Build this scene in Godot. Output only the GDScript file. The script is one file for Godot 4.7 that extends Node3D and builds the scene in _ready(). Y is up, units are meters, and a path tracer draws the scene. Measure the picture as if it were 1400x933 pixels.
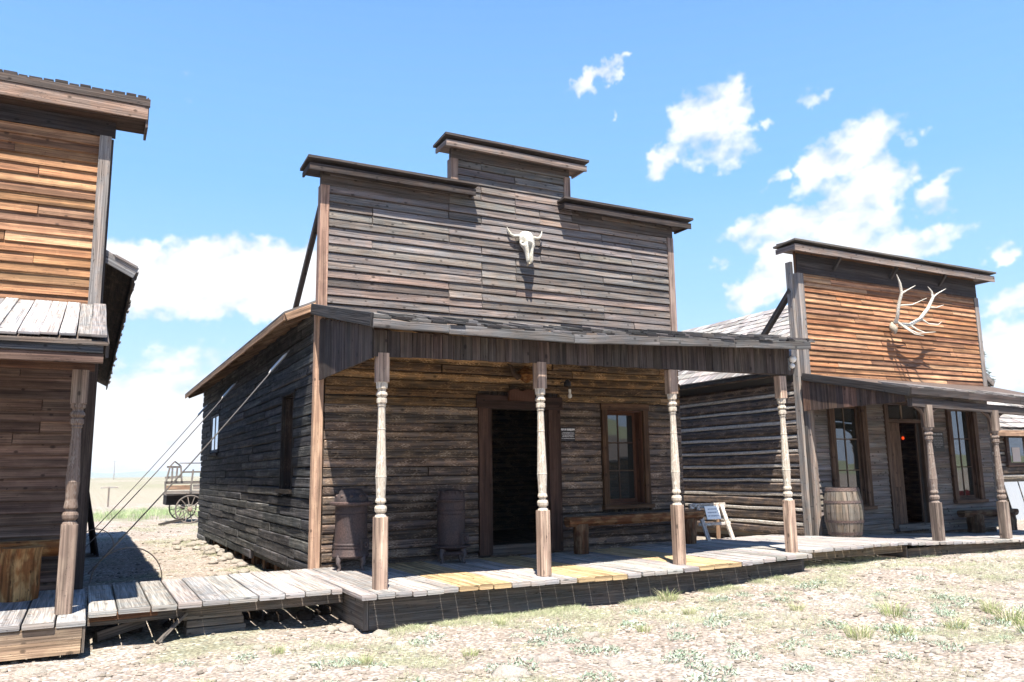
extends Node3D
# A row of weathered frontier storefronts on a boardwalk, seen from the street in hard sunlight.

var rng := RandomNumberGenerator.new()
var M := {}
var taken := {}

# ---------------------------------------------------------------- mesh builder
class MB:
	var v := PackedVector3Array()
	var n := PackedVector3Array()
	var t := PackedVector2Array()
	var c := PackedColorArray()
	var ix := PackedInt32Array()
	var tint := Color(1, 1, 1)

	func put(p: Vector3, nn: Vector3, u: Vector2) -> void:
		v.append(p); n.append(nn); t.append(u); c.append(tint)

	func quad(a: Vector3, b: Vector3, d: Vector3, e: Vector3, ua: Vector2, ub: Vector2, ud: Vector2, ue: Vector2) -> void:
		var nn := (b - a).cross(d - a)
		if nn.length_squared() < 1e-14:
			nn = (d - a).cross(e - a)
		nn = nn.normalized()
		var k := v.size()
		put(a, nn, ua); put(b, nn, ub); put(d, nn, ud); put(e, nn, ue)
		ix.append_array(PackedInt32Array([k, k + 2, k + 1, k, k + 3, k + 2]))

	func tri(a: Vector3, b: Vector3, d: Vector3, ua: Vector2, ub: Vector2, ud: Vector2) -> void:
		var nn := (b - a).cross(d - a).normalized()
		var k := v.size()
		put(a, nn, ua); put(b, nn, ub); put(d, nn, ud)
		ix.append_array(PackedInt32Array([k, k + 2, k + 1]))

	# axis aligned or turned box; the texture runs along its longest side
	func box(lo: Vector3, hi: Vector3, xf := Transform3D.IDENTITY) -> void:
		var s := hi - lo
		var p: Array = []
		for i in 8:
			p.append(xf * Vector3(hi.x if i & 1 else lo.x, hi.y if i & 2 else lo.y, hi.z if i & 4 else lo.z))
		var o := Vector2(lo.x * 0.37 + lo.z * 0.11, lo.y * 0.53 + lo.z * 0.29)
		var faces := [[4, 5, 7, 6, s.x, s.y], [1, 0, 2, 3, s.x, s.y], [5, 1, 3, 7, s.z, s.y], [0, 4, 6, 2, s.z, s.y], [6, 7, 3, 2, s.x, s.z], [0, 1, 5, 4, s.x, s.z]]
		for f in faces:
			var w: float = f[4]
			var h: float = f[5]
			if w >= h:
				quad(p[f[0]], p[f[1]], p[f[2]], p[f[3]], o, o + Vector2(w * 0.5, 0), o + Vector2(w * 0.5, h), o + Vector2(0, h))
			else:
				quad(p[f[0]], p[f[1]], p[f[2]], p[f[3]], o, o + Vector2(0, w), o + Vector2(h * 0.5, w), o + Vector2(h * 0.5, 0))

	# turned shape: profile of (radius, height) from bottom to top
	func lathe(pr: Array, segs: int, at := Vector3.ZERO, smooth := false) -> void:
		var s := 0.0
		for i in pr.size() - 1:
			var a: Vector2 = pr[i]
			var b: Vector2 = pr[i + 1]
			var d := b - a
			var na := Vector2(d.y, -d.x).normalized()
			var nb := na
			if smooth:
				if i > 0:
					var q: Vector2 = a - pr[i - 1]
					na = (na + Vector2(q.y, -q.x).normalized()).normalized()
				if i + 2 < pr.size():
					var q2: Vector2 = pr[i + 2] - b
					nb = (nb + Vector2(q2.y, -q2.x).normalized()).normalized()
			var k := v.size()
			for j in segs + 1:
				var an := TAU * j / segs
				var r := Vector3(cos(an), 0, -sin(an))
				put(at + r * a.x + Vector3(0, a.y, 0), r * na.x + Vector3(0, na.y, 0), Vector2(s * 0.5, j / float(segs)))
				put(at + r * b.x + Vector3(0, b.y, 0), r * nb.x + Vector3(0, nb.y, 0), Vector2((s + d.length()) * 0.5, j / float(segs)))
			for j in segs:
				var e := k + j * 2
				ix.append_array(PackedInt32Array([e, e + 3, e + 2, e, e + 1, e + 3]))
			s += d.length()

	# tube through points with a radius at each
	func tube(pts: Array, rad: Array, segs: int, cap := true) -> void:
		var k := v.size()
		var s := 0.0
		var side := Vector3.ZERO
		for i in pts.size():
			var p: Vector3 = pts[i]
			var q: Vector3 = pts[mini(i + 1, pts.size() - 1)]
			var o: Vector3 = pts[maxi(i - 1, 0)]
			var d := (q - o).normalized()
			if side == Vector3.ZERO:
				side = d.cross(Vector3.UP if absf(d.y) < 0.9 else Vector3.RIGHT).normalized()
			side = (side - d * side.dot(d)).normalized()
			var up := d.cross(side)
			if i > 0:
				s += p.distance_to(o)
			for j in segs + 1:
				var an := TAU * j / segs
				var r := side * cos(an) + up * sin(an)
				put(p + r * float(rad[i]), r, Vector2(s * 0.5, j / float(segs) * 0.4))
		for i in pts.size() - 1:
			for j in segs:
				var a := k + i * (segs + 1) + j
				var b := a + segs + 1
				ix.append_array(PackedInt32Array([a, b, a + 1, a + 1, b, b + 1]))
		if cap:
			for e in [0, pts.size() - 1]:
				var b := k + int(e) * (segs + 1)
				var m: Vector3 = pts[e]
				for j in segs:
					if e == 0:
						tri(m, v[b + j + 1], v[b + j], Vector2.ZERO, Vector2(0.02, 0), Vector2(0, 0.02))
					else:
						tri(m, v[b + j], v[b + j + 1], Vector2.ZERO, Vector2(0.02, 0), Vector2(0, 0.02))

	# lofted closed rings with smooth normals worked out from the faces
	func loft(rings: Array, closed := true) -> void:
		var k := v.size()
		var w: int = rings[0].size()
		for i in rings.size():
			for j in w + 1:
				put(rings[i][j % w], Vector3.ZERO, Vector2(j / float(w), i / float(rings.size())))
		for i in rings.size() - 1:
			for j in w:
				var a := k + i * (w + 1) + j
				var b := a + w + 1
				for f in [[a, a + 1, b + 1], [a, b + 1, b]]:
					var nn := (v[f[1]] - v[f[0]]).cross(v[f[2]] - v[f[0]])
					for q in f:
						n[q] += nn
					ix.append_array(PackedInt32Array([f[0], f[2], f[1]]))
		for i in rings.size():
			var a := k + i * (w + 1)
			var sum := n[a] + n[a + w]
			n[a] = sum; n[a + w] = sum
		for i in range(k, v.size()):
			n[i] = n[i].normalized() if n[i].length() > 1e-12 else Vector3.UP

	func done() -> ArrayMesh:
		var m := ArrayMesh.new()
		var ar := []
		ar.resize(Mesh.ARRAY_MAX)
		ar[Mesh.ARRAY_VERTEX] = v; ar[Mesh.ARRAY_NORMAL] = n; ar[Mesh.ARRAY_TEX_UV] = t; ar[Mesh.ARRAY_COLOR] = c; ar[Mesh.ARRAY_INDEX] = ix
		m.add_surface_from_arrays(Mesh.PRIMITIVE_TRIANGLES, ar)
		return m

# ---------------------------------------------------------------- small helpers
func R(a: float, b: float) -> float:
	return rng.randf_range(a, b)

func numbered(called: String) -> String:
	taken[called] = int(taken.get(called, -1)) + 1
	return called if taken[called] == 0 else "%s_%03d" % [called, taken[called]]

func tag(o: Node, label: String, category: String, group := "", kind := "") -> Node:
	if label: o.set_meta("label", label)
	if category: o.set_meta("category", category)
	if group: o.set_meta("group", group)
	if kind: o.set_meta("kind", kind)
	return o

func thing(called: String, label: String, category: String, at := Vector3.ZERO, group := "") -> Node3D:
	var o := Node3D.new()
	o.name = numbered(called)
	add_child(o)
	o.position = at
	tag(o, label, category, group)
	return o

func part(parent: Node, called: String, m: Mesh, mat: Material, xf := Transform3D.IDENTITY) -> MeshInstance3D:
	var o := MeshInstance3D.new()
	o.name = called
	o.mesh = m
	o.material_override = mat
	o.transform = xf
	parent.add_child(o, true)
	return o

func fr(o: Vector3, x: Vector3, y: Vector3) -> Transform3D:
	x = x.normalized()
	var z := x.cross(y).normalized()
	return Transform3D(Basis(x, z.cross(x), z), o)

func rect(w: float, t: float, ch := 0.004) -> PackedVector2Array:
	var a := w / 2
	var b := t / 2
	return PackedVector2Array([Vector2(-a + ch, -b), Vector2(a - ch, -b), Vector2(a, -b + ch), Vector2(a, b - ch), Vector2(a - ch, b), Vector2(-a + ch, b), Vector2(-a, b - ch), Vector2(-a, -b + ch)])

func lap(h: float, tb: float, tt: float) -> PackedVector2Array:
	return PackedVector2Array([Vector2(0, 0), Vector2(h, 0), Vector2(h, tt), Vector2(0.005, tb), Vector2(0, tb - 0.005)])

func blob(w: float, t: float, k: int) -> PackedVector2Array:
	var p := PackedVector2Array()
	for i in k:
		var a := TAU * i / k
		p.append(Vector2(cos(a) * w / 2, sin(a) * t / 2))
	return p

# a board, plank or beam along local x; every one gets its own grain offset and wobble
func extr(poly: PackedVector2Array, L: float, segs: int, jy: float, jz: float, tint: Color, je := 0.0) -> ArrayMesh:
	var b := MB.new()
	b.tint = tint
	var ou := R(0, 4)
	var ov := R(0, 4)
	var k := poly.size()
	var s := PackedFloat32Array([0.0])
	for i in k:
		s.append(s[i] + poly[i].distance_to(poly[(i + 1) % k]))
	var ring := []
	var shade := PackedFloat32Array()
	for q in segs + 1:
		shade.append(R(0.86, 1.14))
		var x := L * q / segs
		if q == 0: x += R(0, je)
		if q == segs: x -= R(0, je)
		var dy := R(-jy, jy)
		var dz := R(-jz, jz)
		var w := 1.0 + R(-jy, jy) * 3.0
		var pts := PackedVector3Array()
		for p in poly:
			pts.append(Vector3(x, p.x * w + dy, p.y + dz))
		ring.append(pts)
	for q in segs:
		var A: PackedVector3Array = ring[q]
		var B: PackedVector3Array = ring[q + 1]
		var u0 := (A[0].x + ou) * 0.5
		var u1 := (B[0].x + ou) * 0.5
		for i in k:
			var j := (i + 1) % k
			b.quad(A[i], A[j], B[j], B[i], Vector2(u0, s[i] + ov), Vector2(u0, s[i + 1] + ov), Vector2(u1, s[i + 1] + ov), Vector2(u1, s[i] + ov))
			var e := b.c.size()
			for w in 4:
				var g := shade[q] if w < 2 else shade[q + 1]
				b.c[e - 4 + w] = Color(tint.r * g, tint.g * g, tint.b * g)
	for e in 2:
		var A: PackedVector3Array = ring[0 if e == 0 else segs]
		var m := Vector3.ZERO
		for p in A: m += p
		m /= k
		for i in k:
			var j := (i + 1) % k
			var pa := A[i]
			var pb := A[j]
			if e == 0:
				var h := pa; pa = pb; pb = h
			b.tri(m, pa, pb, Vector2(m.y * 0.3 + ou, m.z * 2), Vector2(pa.y * 0.3 + ou, pa.z * 2), Vector2(pb.y * 0.3 + ou, pb.z * 2))
	return b.done()

func beam(parent: Node, called: String, A: Vector3, B: Vector3, w: float, t: float, mat: Material, tint: Color, side := Vector3.UP, ch := 0.005, segs := 2, jit := 0.001) -> MeshInstance3D:
	var x := (B - A).normalized()
	var y := (side - x * side.dot(x)).normalized()
	return part(parent, called, extr(rect(w, t, ch), A.distance_to(B), segs, jit, jit, tint), mat, Transform3D(Basis(x, y, x.cross(y)), A))

func boxp(parent: Node, called: String, lo: Vector3, hi: Vector3, mat: Material, tint := Color(1, 1, 1)) -> MeshInstance3D:
	var b := MB.new()
	b.tint = tint
	b.box(lo, hi)
	return part(parent, called, b.done(), mat)

func mul(c: Color, k: float) -> Color:
	return Color(c.r * k, c.g * k, c.b * k)

func pick(pal: Array) -> Color:
	var c: Color = pal[rng.randi() % pal.size()]
	var k := R(0.9, 1.1)
	return Color(c.r * k * R(0.96, 1.04), c.g * k, c.b * k * R(0.95, 1.05))

# wall sheathing behind the boards: W x H with rectangular openings, thickness t behind local z = 0
func backing(parent: Node, called: String, xf: Transform3D, W: float, H: float, t: float, holes: Array, mat: Material, tint: Color) -> MeshInstance3D:
	var xs := [0.0, W]
	var ys := [0.0, H]
	for h in holes:
		for k in 2:
			var a: float = clampf(h[k], 0, W)
			var e: float = clampf(h[k + 2], 0, H)
			if not xs.has(a): xs.append(a)
			if not ys.has(e): ys.append(e)
	xs.sort(); ys.sort()
	var b := MB.new()
	b.tint = tint
	for i in xs.size() - 1:
		for j in ys.size() - 1:
			var mx: float = (xs[i] + xs[i + 1]) / 2
			var my: float = (ys[j] + ys[j + 1]) / 2
			var open := false
			for h in holes:
				if mx > h[0] and mx < h[1] and my > h[2] and my < h[3]: open = true
			if not open:
				b.box(Vector3(xs[i], ys[j], -t), Vector3(xs[i + 1], ys[j + 1], 0))
	return part(parent, called, b.done(), mat, xf)

# rows of boards or logs on a wall; local x along, y up, z outwards
func clad(parent: Node, called: String, mat: Material, xf: Transform3D, W: float, H: float, pitch: float, style: String, lens: Vector2, pal: Array, holes := [], joints := [], pal2 := [], y2 := 0.0) -> void:
	var rows := int(ceil(H / pitch - 0.15))
	for r in rows:
		var y0 := r * pitch
		var hgt := minf(pitch, H - y0)
		var mid := y0 + hgt * 0.5
		var spans := [[0.0, W]]
		for h in holes:
			if mid > h[2] and mid < h[3]:
				var nx := []
				for s in spans:
					if h[1] <= s[0] or h[0] >= s[1]:
						nx.append(s)
						continue
					if h[0] > s[0]: nx.append([s[0], h[0]])
					if h[1] < s[1]: nx.append([h[1], s[1]])
				spans = nx
		for s in spans:
			var x: float = s[0]
			while x < s[1] - 0.02:
				var e: float = x + R(lens.x, lens.y)
				if joints.size():
					e = s[1]
					for tries in 3:
						var jt: float = joints[rng.randi() % joints.size()]
						if jt > x + 0.4 and jt < e - 0.3: e = jt
				if s[1] - e < 0.35: e = s[1]
				e = minf(e, s[1])
				var L := e - x - 0.004
				var tint := pick(pal2 if pal2.size() and mid + R(-0.18, 0.18) > y2 else pal)
				var zone := 1.0 + 0.32 * gn.get_noise_2d((x + L / 2) * 9.0 + W * 31.0, mid * 26.0 + H * 17.0)
				tint = mul(tint, zone)
				var segs := clampi(int(L / 0.5), 1, 5)
				var m: ArrayMesh
				var dz := 0.0
				if style == "lap":
					m = extr(lap(hgt + 0.012, 0.034, 0.007), L, segs, 0.002, 0.0015, tint, 0.004)
				elif style == "ship":
					m = extr(lap(hgt - R(0.006, 0.017), R(0.030, 0.042), R(0.014, 0.020)), L, segs, 0.0025, 0.0025, tint, 0.007)
					dz = R(-0.004, 0.004)
				else:
					var pp := rect(hgt - R(0.004, 0.012), 0.07, R(0.008, 0.02))
					m = extr(pp, L, segs, 0.004, 0.006, tint, 0.012)
					dz = R(-0.012, 0.01)
				var o := Vector3(x + 0.002, y0 + R(-0.002, 0.002), dz)
				if style == "log":
					o += Vector3(0, hgt / 2, 0.02)
				var tilt := Basis(Vector3(0, 0, 1), R(-0.0016, 0.0016))
				part(parent, called, m, mat, xf * Transform3D(tilt, o))
				x = e

# a glazed window; xf sits at the lower left of the opening, z outwards
func window(parent: Node, xf: Transform3D, w: float, h: float, cols: int, rows: int, deep: float, trim: float, tints: Array, wood: Material) -> void:
	var b := MB.new()
	b.tint = tints[0]
	b.box(Vector3(-trim, -0.01, 0.0), Vector3(0, h + 0.01, 0.055))
	b.box(Vector3(w, -0.01, 0.0), Vector3(w + trim, h + 0.01, 0.055))
	b.box(Vector3(-trim - 0.02, h + 0.01, 0.0), Vector3(w + trim + 0.02, h + trim + 0.01, 0.06))
	var win := part(parent, "window", b.done(), wood, xf)
	b = MB.new(); b.tint = tints[0]
	b.box(Vector3(-trim - 0.03, -0.075, -0.02), Vector3(w + trim + 0.03, -0.012, 0.1))
	part(win, "sill", b.done(), wood)
	b = MB.new(); b.tint = tints[1]
	b.box(Vector3(0.0, 0.0, -deep - 0.05), Vector3(0.018, h, 0.003))
	b.box(Vector3(w - 0.018, 0.0, -deep - 0.05), Vector3(w, h, 0.003))
	b.box(Vector3(0.018, h - 0.018, -deep - 0.05), Vector3(w - 0.018, h, 0.003))
	b.box(Vector3(0.018, -0.01, -deep - 0.05), Vector3(w - 0.018, 0.012, 0.003))
	part(win, "jamb", b.done(), wood)
	var s := 0.045
	b = MB.new(); b.tint = tints[1]
	b.box(Vector3(0.018, 0.012, -deep - 0.035), Vector3(0.018 + s, h - 0.018, -deep))
	b.box(Vector3(w - 0.018 - s, 0.012, -deep - 0.035), Vector3(w - 0.018, h - 0.018, -deep))
	b.box(Vector3(0.018 + s, h - 0.018 - s, -deep - 0.035), Vector3(w - 0.018 - s, h - 0.018, -deep - 0.002))
	b.box(Vector3(0.018 + s, 0.012, -deep - 0.035), Vector3(w - 0.018 - s, 0.012 + s * 1.4, -deep - 0.002))
	part(win, "sash", b.done(), wood)
	var x0 := 0.018 + s
	var x1 := w - 0.018 - s
	var y0 := 0.012 + s * 1.4
	var y1 := h - 0.018 - s
	var mw := 0.022
	for i in range(1, cols):
		var x := lerpf(x0, x1, i / float(cols))
		b = MB.new(); b.tint = tints[2]
		b.box(Vector3(x - mw / 2, y0, -deep - 0.03), Vector3(x + mw / 2, y1, -deep - 0.004))
		part(win, "muntin", b.done(), wood)
	for j in range(1, rows):
		var y := lerpf(y0, y1, j / float(rows))
		b = MB.new(); b.tint = tints[2]
		b.box(Vector3(x0, y - mw / 2, -deep - 0.032), Vector3(x1, y + mw / 2, -deep - 0.001))
		part(win, "muntin", b.done(), wood)
	for i in cols:
		for j in rows:
			b = MB.new()
			var a := Vector3(lerpf(x0, x1, i / float(cols)), lerpf(y0, y1, j / float(rows)), -0.002)
			var e := Vector3(lerpf(x0, x1, (i + 1) / float(cols)), lerpf(y0, y1, (j + 1) / float(rows)), 0.002)
			var mid := (a + e) / 2
			b.box(a - mid, e - mid)
			part(win, "pane", b.done(), M.glass, Transform3D(Basis.from_euler(Vector3(R(-0.004, 0.004), R(-0.004, 0.004), 0)), mid + Vector3(0, 0, -deep - 0.018)))

# turned porch post: square foot, turned shaft, square head; y measured from its foot
func post(parent: Node, at: Vector3, H: float, w: float, y: Array, tints: Array) -> void:
	# y: top of foot, start of shaft, end of shaft, bottom of head
	var r := w * 0.5
	var b := MB.new()
	b.tint = tints[1]
	var p := [Vector2(r * 1.0, y[0] - 0.01), Vector2(r * 0.86, y[0] + 0.02), Vector2(r * 0.62, y[0] + 0.035), Vector2(r * 0.95, y[0] + 0.06), Vector2(r * 1.0, y[0] + 0.09), Vector2(r * 0.88, y[0] + 0.115), Vector2(r * 0.6, y[0] + 0.125), Vector2(r * 0.62, y[0] + 0.145), Vector2(r * 0.86, y[0] + 0.155), Vector2(r * 0.86, y[0] + 0.17), Vector2(r * 0.72, y[1])]
	var ym: float = lerpf(y[1], y[2], 0.22)
	p.append_array([Vector2(r * 0.86, ym), Vector2(r * 0.9, ym + 0.01), Vector2(r * 0.86, ym + 0.02)])
	ym = lerpf(y[1], y[2], 0.74)
	p.append_array([Vector2(r * 0.64, ym), Vector2(r * 0.69, ym + 0.008), Vector2(r * 0.64, ym + 0.018)])
	p.append_array([Vector2(r * 0.56, y[2]), Vector2(r * 0.7, y[2] + 0.012), Vector2(r * 0.62, y[2] + 0.03), Vector2(r * 0.84, y[2] + 0.045), Vector2(r * 0.84, y[2] + 0.09), Vector2(r * 0.62, y[2] + 0.1), Vector2(r * 0.95, y[2] + 0.13), Vector2(r * 0.86, y[2] + 0.155), Vector2(r * 0.66, y[2] + 0.165), Vector2(r * 0.66, y[2] + 0.19), Vector2(r * 0.9, y[2] + 0.2), Vector2(r * 0.95, y[3] + 0.01)])
	b.lathe(p, 20)
	var turn := Basis(Y, R(-0.05, 0.05)) * Basis(Z, R(-0.004, 0.004))
	var o := part(parent, "porch_post", b.done(), M.paint, Transform3D(turn, at))
	var own := R(0.88, 1.1)
	for e in 2:
		var lo: float = 0.0 if e == 0 else y[3]
		var hi: float = y[0] if e == 0 else H
		part(o, "foot_block" if e == 0 else "head_block", extr(rect(w, w, 0.016), hi - lo, 3, 0.0, 0.0, mul(tints[0], own)), M.fresh, fr(Vector3(0, lo, 0), Vector3.UP, Vector3.RIGHT))

# ---------------------------------------------------------------- computed textures
func streaks(w: int, h: int, sx: int, freq: float, sd: int, oct := 4) -> PackedByteArray:
	var f := FastNoiseLite.new()
	f.seed = sd
	f.noise_type = FastNoiseLite.TYPE_SIMPLEX_SMOOTH
	f.frequency = freq
	f.fractal_octaves = oct
	var im := f.get_seamless_image(maxi(w / sx, 8), h)
	im.convert(Image.FORMAT_L8)
	im.resize(w, h, Image.INTERPOLATE_CUBIC)
	return im.get_data()

func tex(w: int, h: int, rgb: PackedByteArray, mip := true) -> ImageTexture:
	return ImageTexture.create_from_image(Image.create_from_data(w, h, false, Image.FORMAT_RGB8, rgb))

func relief(w: int, h: int, hgt: PackedByteArray, k: float) -> ImageTexture:
	var im := Image.create_from_data(w, h, false, Image.FORMAT_L8, hgt)
	im.convert(Image.FORMAT_RGBA8)
	im.bump_map_to_normal_map(k)
	return ImageTexture.create_from_image(im)

# grain along x. p: grain, bands, blotch, cracks, knots, colours a and b (as sRGB multipliers), bump
func wood(called: String, sd: int, p: Dictionary) -> void:
	var w := 1024
	var h := 512
	var g := streaks(w, h, 48, 0.10, sd, 3)
	var bn := streaks(w, h, 40, 0.02, sd + 1, 2)
	var bl := streaks(w, h, 2, 0.012, sd + 2, 4)
	var ck := streaks(w, h, 20, 0.035, sd + 3, 2)
	var fl := streaks(w, h, 5, 0.16, sd + 4, 2)
	var out := PackedByteArray(); out.resize(w * h * 3)
	var hg := PackedByteArray(); hg.resize(w * h)
	var A: Color = p.a
	var B: Color = p.b
	var gr: float = p.grain
	var ba: float = p.bands
	var cr: float = p.cracks
	var base: float = p.get("base", 0.8)
	var chips: float = p.get("chips", 0.0)
	var C: Color = p.get("chip", Color(1, 1, 1))
	for i in w * h:
		var q := (g[i] - 128) / 255.0
		var lum := base + q * gr + (bn[i] - 128) / 255.0 * ba
		var d := absf(ck[i] - 128.0)
		var hh := 128.0 + q * 120.0
		if d < cr:
			var k := 1.0 - d / cr
			lum *= 1.0 - 0.62 * k
			hh -= 90.0 * k
		var t := clampf((bl[i] - 96) / 64.0, 0, 1)
		var r := lerpf(A.r, B.r, t) * lum
		var gg := lerpf(A.g, B.g, t) * lum
		var b := lerpf(A.b, B.b, t) * lum
		if chips > 0.0:
			var s := clampf((fl[i] * 0.55 + bl[i] * 0.45 - 255.0 * (1.0 - chips)) / 14.0, 0, 1)
			r = lerpf(r, C.r * (0.9 + q * 0.3), s); gg = lerpf(gg, C.g * (0.9 + q * 0.3), s); b = lerpf(b, C.b * (0.9 + q * 0.3), s)
			hh += s * 26.0
		out[i * 3] = clampi(int(r * 255), 0, 255); out[i * 3 + 1] = clampi(int(gg * 255), 0, 255); out[i * 3 + 2] = clampi(int(b * 255), 0, 255)
		hg[i] = clampi(int(hh), 0, 255)
	# knots
	for k in int(p.knots):
		var cx := rng.randi_range(0, w - 1)
		var cy := rng.randi_range(0, h - 1)
		var rad := R(5, 12)
		for yy in range(-int(rad), int(rad) + 1):
			for xx in range(-int(rad * 1.5), int(rad * 1.5) + 1):
				var dd := Vector2(xx / 1.5, yy).length() / rad
				if dd < 1.0:
					var at := ((cy + yy + h) % h) * w + (cx + xx + w) % w
					var sh := 0.42 + 0.3 * absf(sin(dd * 9.0)) + 0.28 * dd * dd
					for ch in 3: out[at * 3 + ch] = int(out[at * 3 + ch] * minf(sh, 1.0))
					hg[at] = clampi(int(hg[at] + 30 * (1 - dd)), 0, 255)
	var m := StandardMaterial3D.new()
	m.resource_name = called
	m.albedo_texture = tex(w, h, out)
	m.albedo_color = Color(0.82, 0.82, 0.82).linear_to_srgb()
	m.vertex_color_use_as_albedo = true
	m.normal_enabled = true
	m.normal_texture = relief(w, h, hg, p.bump)
	m.normal_scale = 1.0
	m.roughness = p.get("rough", 0.85)
	m.metallic_specular = 0.3
	M[called] = m

func plain(called: String, c: Color, rough: float, metal := 0.0) -> StandardMaterial3D:
	var m := StandardMaterial3D.new()
	m.resource_name = called
	m.albedo_color = c.linear_to_srgb()
	m.vertex_color_use_as_albedo = true
	m.roughness = rough
	m.metallic = metal
	m.metallic_specular = 0.4
	M[called] = m
	return m

func rusty(called: String, sd: int, a: Color, b: Color, rough: float, metal: float, fx := 1, freq := 0.02, bump := 3.0) -> void:
	var w := 512
	var g := streaks(w, w, fx, freq, sd, 5)
	var f := streaks(w, w, 1, 0.12, sd + 1, 3)
	var out := PackedByteArray(); out.resize(w * w * 3)
	var hg := PackedByteArray(); hg.resize(w * w)
	for i in w * w:
		var t := clampf((g[i] - 90) / 80.0, 0, 1)
		var l := 0.82 + (f[i] - 128) / 255.0 * 0.5
		out[i * 3] = clampi(int(lerpf(a.r, b.r, t) * l * 255), 0, 255)
		out[i * 3 + 1] = clampi(int(lerpf(a.g, b.g, t) * l * 255), 0, 255)
		out[i * 3 + 2] = clampi(int(lerpf(a.b, b.b, t) * l * 255), 0, 255)
		hg[i] = f[i]
	var m := StandardMaterial3D.new()
	m.resource_name = called
	m.albedo_texture = tex(w, w, out)
	m.vertex_color_use_as_albedo = true
	m.normal_enabled = true
	m.normal_texture = relief(w, w, hg, bump)
	m.roughness = rough
	m.metallic = metal
	M[called] = m

func soil() -> void:
	var w := 1024
	var f := streaks(w, w, 1, 0.006, 71, 5)
	var g := streaks(w, w, 1, 0.05, 72, 4)
	var cn := FastNoiseLite.new()
	cn.noise_type = FastNoiseLite.TYPE_CELLULAR
	cn.seed = 5
	cn.frequency = 0.045
	cn.cellular_return_type = FastNoiseLite.RETURN_CELL_VALUE
	cn.fractal_type = FastNoiseLite.FRACTAL_NONE
	var c1 := cn.get_seamless_image(w, w).get_data()
	cn.cellular_return_type = FastNoiseLite.RETURN_DISTANCE2_SUB
	var c2 := cn.get_seamless_image(w, w).get_data()
	var out := PackedByteArray(); out.resize(w * w * 3)
	var hg := PackedByteArray(); hg.resize(w * w)
	for i in w * w:
		var t := clampf((f[i] - 80) / 100.0, 0, 1)
		var l := 0.80 + (g[i] - 128) / 255.0 * 0.6
		var r := lerpf(0.80, 0.89, t) * l
		var gg := lerpf(0.755, 0.84, t) * l
		var b := lerpf(0.71, 0.80, t) * l
		var hh := 90 + (g[i] - 128) * 0.5
		if c1[i] > 140 and c2[i] > 40:
			var s := clampf((c2[i] - 46) / 30.0, 0, 1)
			var tone := 0.6 + (c1[i] - 140) / 115.0 * 0.38
			r = lerpf(r, tone * 0.97, s); gg = lerpf(gg, tone * 0.95, s); b = lerpf(b, tone * 0.93, s)
			hh += 70 * s
		out[i * 3] = clampi(int(r * 255), 0, 255); out[i * 3 + 1] = clampi(int(gg * 255), 0, 255); out[i * 3 + 2] = clampi(int(b * 255), 0, 255)
		hg[i] = clampi(int(hh), 0, 255)
	var m := StandardMaterial3D.new()
	m.resource_name = "soil"
	m.albedo_color = Color(0.67, 0.67, 0.675).linear_to_srgb()
	m.albedo_texture = tex(w, w, out)
	m.vertex_color_use_as_albedo = true
	m.normal_enabled = true
	m.normal_texture = relief(w, w, hg, 8.0)
	m.roughness = 0.95
	m.metallic_specular = 0.2
	M.soil = m

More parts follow.
